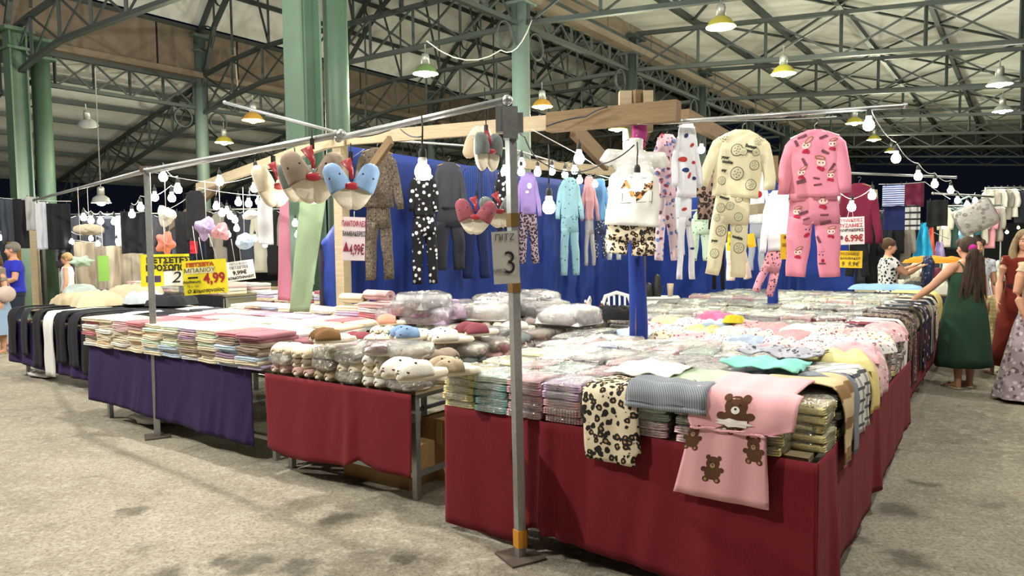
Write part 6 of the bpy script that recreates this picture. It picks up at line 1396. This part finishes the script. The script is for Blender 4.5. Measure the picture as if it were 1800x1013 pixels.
def hold(root, V, AR, s):
    m_ = (AR[1][2] + AR[-1][2]) / 2
    b = MB(); b.tube([m_ + Vector((0, -.1, .14)), m_ + Vector((0, -.12, .05)), m_ + Vector((.03, -.13, -.12)), m_ + Vector((.0, -.1, -.36))], [(.04, .05), (.11, .07), (.12, .07), (.13, .05)], 16, flat=(0, 1, 0)); jitter(b, .03, 9, 9, 4)
    ob('held_garment', b.mesh('held', floral('20294a', ['4a5a86', '6d7896'], 16, key='nv')), root, label='navy patterned garment held up in both hands')
person('stall keeper in black and white patterned blouse holding up a navy garment', v0, PI / 2 - .25, 1.62, {1: ((.2, -.17, 1.14), (.07, -.40, 1.27), (0, 0, 1), .8), -1: ((-.2, -.2, 1.15), (-.07, -.42, 1.25), (0, 0, 1), .8)}, (0, .08), 'brown', 'bun', top=PAT, bottom=('trousers', fabric('1c1c20'), .1), build=1.12, sleeve=.45, extra=hold)
person('smiling dark-haired woman in a floral blouse facing the green-dressed woman', at(1718, 9.6), -.25, 1.62, None, (-.15, .05), 'dark', 'topbun', top=floral('c9ced6', ['3f4f66', '8a97a8'], 14, key='sm'), bottom=('trousers', fabric('3a3a40'), .1))
person('small girl in a pale yellow dress seen from behind beside the rust dress', ground(1752, 658), PI - .2, 1.12, None, (0, 0), 'brown', 'child', dress=(stripes('cfc58e', 'a89e6a', 22, 2, .8, two=0), .52, .35, 1.3), extra=sandals('8a8278'))
def bagband(root, V, AR, s):
    sandals('b5aa9a')(root, V, AR, s)
    b = MB(); b.tube([V(-.19, 0, 1.03), V(.19, 0, 1.03)], .01, 6) if False else b.lathe([(.158 * s, 1.02 * s), (.168 * s, 1.05 * s), (.158 * s, 1.08 * s)], 24); ob('belt', b.mesh('belt', fabric('3a1014')), root)
person('woman with wavy light brown hair in a long rust-red belted dress', ground(1792, 668), -.35, 1.70, {-1: ((-.225, -.02, 1.07), (-.27, -.16, .88), (1, 0, 0), .5)}, (-.1, .05), 'wavy', 'long', dress=(fabric('6d2218', .08), .16, .2, 1.32), extra=bagband)
person('woman at the picture edge in a long lilac-grey floral skirt', ground(1822, 706), -.1, 1.66, {-1: ((-.215, -.0, 1.08), (-.2, -.1, .87), (1, 0, 0), .5)}, (0, 0), 'brown', 'long', top=fabric('c9b79a'), bottom=('skirt', floral('a5979c', ['6d5a64', 'cfc5c9'], 15, .36, key='lg'), .04), hem=.2, sleeve=.2, extra=sandals('2a2420'))
# left side
person('man in a bright blue t-shirt standing behind the left stall', at(22, 12.2), -.75 + 0, 1.72, {1: ((.235, -.05, 1.08), (.10, -.28, 1.0), (0, 0, 1), .5), -1: ((-.235, -.05, 1.08), (-.1, -.28, 1.0), (0, 0, 1), .5)}, (-.5, .05), 'grey', 'short', top=fabric('2a2fa8', .08), bottom=('trousers', fabric('2a3040'), .08), build=1.2, sleeve=.6)
def tote(root, V, AR, s):
    sandals('b8a98c')(root, V, AR, s); b = MB(); b.ell(V(.27, -.02, .95), (.09, .15, .13), 16, 10); b.tube([V(.24, -.1, 1.05), V(.17, -.03, 1.36), V(.24, .08, 1.05)], .012, 6); ob('shoulder_bag', b.mesh('bag', fabric('b5a29a', .08)), root, label='beige shoulder bag')
person('woman in a grey-brown top and long pale denim skirt at the picture edge', ground(-4, 622), -.3, 1.62, None, (-.2, 0), 'brown', 'long', top=fabric('7d7068'), bottom=('skirt', fabric('8094ac', .12, 40), .32), hem=.14, build=1.05, sleeve=.7, extra=tote)
person('woman with a blonde ponytail in a sleeveless white top behind the left stall', at(116, 14.0), -PI / 2 + .35, 1.52, None, (0, .02), 'blonde', 'shortpony', top=fabric('c9d2d3'), bottom=('trousers', fabric('4a5260'), .1), sleeve=0)

# ------------------------------------------------------------------ vendor's corner and neighbour stalls
# white plastic chairs
def chair(p, rz, label):
    root = empty('plastic_chair', p, (0, 0, rz), label=label, cat='chair')
    b = MB(); b.box((0, 0, .42), (.44, .42, .03)); ob('seat', b.mesh('seat', WHITE), root)
    lb = MB(); lb.tube([(0, 0, 0), (0, 0, .42)], [(.024, .024), (.03, .03)], 8); lm = lb.mesh('leg', WHITE)
    for x in (-.19, .19):
        for y in (-.17, .17): ob('leg', lm, root, (x, y, 0))
    b = MB(); b.tube([(-.21, .19, .42), (-.23, .22, .65), (-.17, .25, .82), (0, .26, .87), (.17, .25, .82), (.23, .22, .65), (.21, .19, .42)], [(.03, .014)] * 7, 8, flat=(0, 1, 0))
    ob('backrest', b.mesh('back', WHITE), root); sb = MB(); sb.tube([(0, 0, 0), (0, .05, .4)], [(.016, .006)] * 2, 8, flat=(0, 1, 0)); sm = sb.mesh('slat', WHITE)
    for k in range(4): ob('slat', sm, root, (-.12 + .08 * k, .2, .43))
    for x in (-.24, .24): b = MB(); b.tube([(x, -.16, .42), (x, -.18, .62), (x, .0, .65), (x * .95, .2, .64)], .018, 8); ob('armrest', b.mesh('arm', WHITE), root)
    return root
c1 = at(1088, 10.6); chair(c1, RZ + .6, 'white plastic armchair in the vendor corner, back towards the blue cloth'); c2 = at(1003, 10.0); chair(c2, RZ - 1.2, 'white plastic armchair seen sideways behind the black stacks')
tb = at(1042, 9.4); root = empty('side_table', tb, (0, 0, RZ), label='small table under a yellow cloth with sunflower print', cat='table')
b = MB(); b.box((0, 0, .7), (.6, .5, .03)); ob('tabletop', b.mesh('top', WHITE), root); b = MB()
for x in (-.27, .27):
    for y in (-.22, .22): lg_ = MB(); lg_.box((x, y, .34), (.03, .03, .68)); ob('leg', lg_.mesh('leg', WHITE), root)
b = MB(); b.box((0, 0, .66), (.63, .53, .14)); ob('tablecloth', b.mesh('cloth', spots('d9d08a', '2a2a20', 8, .2, key='sun')), root)
for i, (dx, c_, h) in enumerate(((-.1, 'b03a3a', .14), (.12, '6a3a2a', .12), (.2, 'c9c2a8', .1))):
    b = MB(); b.lathe([(0, 0), (.03, 0), (.03, h * .6), (.012, h * .8), (.012, h), (0, h)], 12); o = empty('bottle', tb + Vector((dx, .05 * i, .735)), label=['red', 'brown', 'cream'][i] + ' small bottle on the sunflower tablecloth', cat='bottle'); ob('glass', b.mesh('bottle', flat(c_, .3)), o); b = MB(); b.lathe([(.014, h - .02), (.014, h + .01), (0, h + .01)], 10); ob('cap', b.mesh('cap', WHITE), o)
cb = at(1160, 10.4); root = empty('cabinet', cb, (0, 0, RZ + .45), label='small pale cabinet with a knob in the vendor corner', cat='cabinet')
b = MB(); b.box((0, 0, .41), (.5, .4, .82)); ob('body', b.mesh('body', flat('c9cec6', .5)), root); b = MB(); b.box((0, -.206, .6), (.46, .014, .36)); d_ = ob('door', b.mesh('door', flat('d5d9d2', .5)), root)
b = MB(); b.ell((0, -.225, .66), (.015, .015, .015), 8, 6); ob('knob', b.mesh('knob', DSTEEL), d_); b = MB(); b.box((0, 0, .83), (.54, .44, .025)); ob('worktop', b.mesh('top', flat('dfe0da', .4)), root)
for i, (dx, kk) in enumerate(((-.16, 'k'), (-.04, 'k'), (.15, 'g'))):
    z = .845; o = empty('drinking_glass' if kk == 'g' else 'coffee_pot', cb + Vector((dx, 0, z)), label=['dark coffee pot at the left of the cabinet top', 'taller dark kettle in the middle of the cabinet top', 'tall clear glass on the cabinet'][i], cat='glass' if kk == 'g' else 'pot')
    b = MB(); b.lathe([(0, 0), (.035, 0), (.05, .18), (.046, .18), (.032, .01)], 14) if kk == 'g' else b.lathe([(0, 0), (.06, 0), (.065, .1), (.045, .17 + .12 * i), (.02, .19 + .12 * i), (0, .2 + .12 * i)], 14)
    ob('vessel', b.mesh('vessel', flat('b9a68c', .2) if kk == 'g' else BLACK), o)
    if kk != 'g': b = MB(); b.tube([(.05, 0, .14), (.1, 0, .12), (.1, 0, .06), (.06, 0, .04)], .008, 6); ob('handle', b.mesh('handle', BLACK), o)
root = empty('cardboard_tube', P(880, 517, 7.6), label='pale tube with a red end poking up from the slipper heap', cat='tube'); b = MB(); b.tube([(0, 0, 0), (.35, .1, -.08)], .018, 10); ob('tube', b.mesh('tube', WHITE), root); b = MB(); b.tube([(-.02, -.004, .004), (.005, 0, 0)], .019, 10); ob('end_cap', b.mesh('cap', flat('b03030')), root)

# neighbour stall on the left: piles of pale folded goods on a table, dark cloth behind
table(8.9, 12.2, 4.2, 6.2, .8, 'table of the left neighbour stall with pale folded goods')
skirt(12.25, 8.85, 4.15, True, -1, .8, [(0, .1), (1, .1)], fabric('1c1c22'), 'black cloth on the front of the neighbour table', .02, 4, 21)
n_ = 0
for i in range(11):
    for r in range(2):
        for j in range(3):
            cn = ['cream', 'white', 'pale pink', 'light grey', 'sage'][(i * 2 + j + r) % 5]
            place('folded_sheet', tsl[j][tnames.index(cn)], 9.05 + .3 * i, 4.45 + .5 * r, .801 + .055 * j + .0, ru(-.1, .1), '%s folded sheet, %s up, %s along, %s row, neighbour table' % (cn, ORD[j], ORD[i], ['front', 'rear'][r]), 'bed linen', 'folded sheets on the left neighbour table', (1.05, 1.1, 1.6))
def rack(px0, px1, Y, zt, n, cols_, label, glabel, kind='hanging_garment', h=1.0, cat='clothes', wv=.9):
    a, b_ = P(px0, 400, Y), P(px1, 400, Y); a.z = b_.z = zt; root = bar([a, b_], .016, GALV, label, 'hanging_rail')
    for x in (a, b_): bb = MB(); bb.tube([Vector((x.x, x.y, 0)) - a, x - a], .018, 8); ob('upright', bb.mesh('upright', GALV), root)
    for i in range(n):
        q = a.lerp(b_, (i + .5) / n); w_ = (b_ - a).length / n * wv; c_ = cols_[i % len(cols_)]
        r = empty(kind, q - Vector((0, 0, .03)), (0, 0, facing(q, ru(-.3, .3))), label='%s, %s from the left' % (glabel % CN.get(c_, 'coloured'), ORD[i]), cat=cat, group=label + ' goods')
        ob('cloth', shirt_mb(max(.22, w_), h * ru(.8, 1), .45 * h, .12, .06, i).mesh('g', fabric(c_)), r); hanger(r, 'w', .8, -.01)
CN = {'1b1b1f': 'black', '3a3f48': 'slate', '5a1830': 'maroon', 'b9b4a6': 'beige', 'd9d6cc': 'off-white', '6f9fb5': 'teal blue', 'c98a96': 'pink', '2f4a44': 'dark green', '8f8a80': 'grey', '23262e': 'charcoal', '1f5a6a': 'petrol'}
rack(1480, 1600, 12.5, 2.1, 6, ['1b1b1f', '3a3f48', '1b1b1f', '23262e', '1b1b1f', '8f8a80'], 'clothes rail behind the stall keeper', '%s garment on the rail behind the stall keeper', h=1.4)
rack(1655, 1760, 15.5, 2.3, 8, ['b9b4a6', '2f4a44', '6f9fb5', 'd9d6cc', '1f5a6a', 'b9b4a6', 'c98a96', '8f8a80'], 'clothes rail of the far aisle stall', '%s garment on the far aisle rail', h=.9)
rack(1730, 1830, 19, 2.9, 9, ['d9d6cc', 'b9b4a6', 'd9d6cc', '8f8a80', 'd9d6cc', '23262e', 'd9d6cc', 'c98a96', 'd9d6cc'], 'pale clothes rail farthest down the aisle', '%s garment on the farthest rail', h=.9)
rack(100, 330, 17, 2.4, 9, ['1b1b1f', '23262e', '1b1b1f', '3a3f48', '8f8a80', '1b1b1f', '23262e', '1b1b1f', '3a3f48'], 'dark clothes rail behind the fluffy blankets', '%s coat on the rail behind the blankets', h=1.5, wv=1.2)
rack(-60, 95, 18, 2.5, 6, ['1b1b1f', '23262e', '3a3f48', '1b1b1f', '8f8a80', '1b1b1f'], 'dark clothes rail behind the man in blue', '%s coat on the rail behind the blue-shirted man', h=1.5, wv=1.2)
rack(330, 540, 14.5, 2.35, 9, ['23262e', '1b1b1f', '8f8a80', '1b1b1f', '3a3f48', 'b9b4a6', '1b1b1f', '8f8a80', '23262e'], 'dark clothes rail behind the towel table', '%s coat on the rail behind the towel table', h=1.4, wv=1.15)
# heaps on the far aisle tables
def far_table(px, Y, w, cols_, label, dz=.8):
    q = at(px, Y); root = empty('market_table', q, (0, 0, RZ), label=label, cat='table'); b = MB(); b.box((0, 0, dz - .02), (w, 1.1, .04)); ob('tabletop', b.mesh('top', flat('8a7a5c', .8)), root)
    b = MB(); b.box((0, -.56, dz / 2), (w, .02, dz - .06)); b.box((w / 2, 0, dz / 2), (.02, 1.1, dz - .06)); ob('table_cloth', b.mesh('cl', fabric('1d2230')), root)
    for i in range(int(w / .33)):
        for r in range(2):
            c_ = cols_[(i + r * 2) % len(cols_)]; l = Vector((-w / 2 + .2 + .33 * i, -.3 + .5 * r, dz))
            place_w = root.matrix_basis @ l
            ob('folded_clothes', crumpled_mesh(.34, .45, .14 + .04 * ((i + r) % 3), i + r * 7, fabric(c_)), None, place_w, (0, 0, RZ + ru(-.3, .3)), label='%s heap of clothes, %s along, %s row of %s' % (CN.get(c_, 'bright'), ORD[i], ['front', 'rear'][r], label.split(' with')[0].replace('market ', '')), cat='clothes', group='clothes on ' + label.split(' with')[0])
far_table(1652, 11.2, 1.7, ['c9c4bc', '3a3f48', 'd9d6cc', '8f8a80'], 'market table beyond the green dress with pale heaps')
far_table(1668, 14.2, 2.2, ['d9862a', 'b9b4a6', '5a1830', 'd9d6cc'], 'middle aisle market table with mixed heaps', .85)
far_table(1760, 16.5, 3.6, ['d9d6cc', '23262e', 'c9c4bc', '6f9fb5', '1b1b1f'], 'far aisle market table with white heaps', .9)
place('orange_heap', crumpled_mesh(.8, .5, .11, 3, fabric('d98a28')), 0, 0, 0, label='orange and yellow folded cloth heap beyond the green-dressed woman', cat='clothes').location = P(1643, 462, 11.2)
fb = [(1608, 372, 14), (1612, 384, 15), (1715, 384, 17), (1725, 392, 18), (1700, 408, 16), (1680, 408, 15.5), (1740, 404, 19), (1757, 398, 20), (1770, 408, 21), (1718, 412, 18), (1735, 414, 19), (1790, 400, 24), (1660, 398, 14.5), (1788, 420, 24)]
for i, q in enumerate(fb): bulb(*q, 'small distant bulb on the far aisle stalls, %s of them' % ORD[i], 1.1, 'distant bulbs over the far aisle stalls')
# dark sheets added round the far side, standing in for the darkness there
def tarp(p0, p1, h, label, c_='16181c'):
    d = p1 - p0; n = Vector((d.y, -d.x, 0)).normalized(); mb = MB(); L = d.length
    mb.grid(40, 8, lambda i, j: p0 + d * i + Vector((0, 0, h * (1 - j))) + n * (.08 * math.sin(i * L * 2.2) + .2 * noise.noise(Vector((i * L * .3, j * 2, 3)))))
    ob('dark_perimeter', mb.mesh('tarp', fabric(c_)), label=label, cat='dark_perimeter')
tarp(HW(21, -8), HW(19, 14), 2.8, 'dark sheet added for the darkness along the far left side of the hall'); tarp(HW(19, 14), HW(4, 22), 2.6, 'dark sheet added for the darkness behind the left stalls at the hall end')
tarp(HW(2, 26), HW(-12, 26), 2.2, 'dark sheet added for the darkness across the far end of the aisle')
# grey concrete pillar bases behind the left stall, pale timber prop and dark pole
b = MB(); b.tube([(0, 0, 0), (0, 0, 1.9)], .02, 8); root = empty('display_stand', W(7.3, 2.7, .0), label='thin black stand rising from the left table', cat='stand'); ob('pole', b.mesh('pole', BLACK), root)
b = MB(); b.tube([(0, 0, .0), (0, 0, .02)], .15, 16); ob('base', b.mesh('base', BLACK), root)
q = at(60, 15.5); root = empty('timber_prop', q, label='pale upright timber between the two left columns', cat='post'); b = MB(); b.box((0, 0, 1.2), (.14, .1, 2.4)); ob('post', b.mesh('post', WOOD, False), root); b = MB(); b.box((.16, .02, 1.2), (.05, .1, 2.4)); ob('dark_strip', b.mesh('strip', BLACK, False), root)
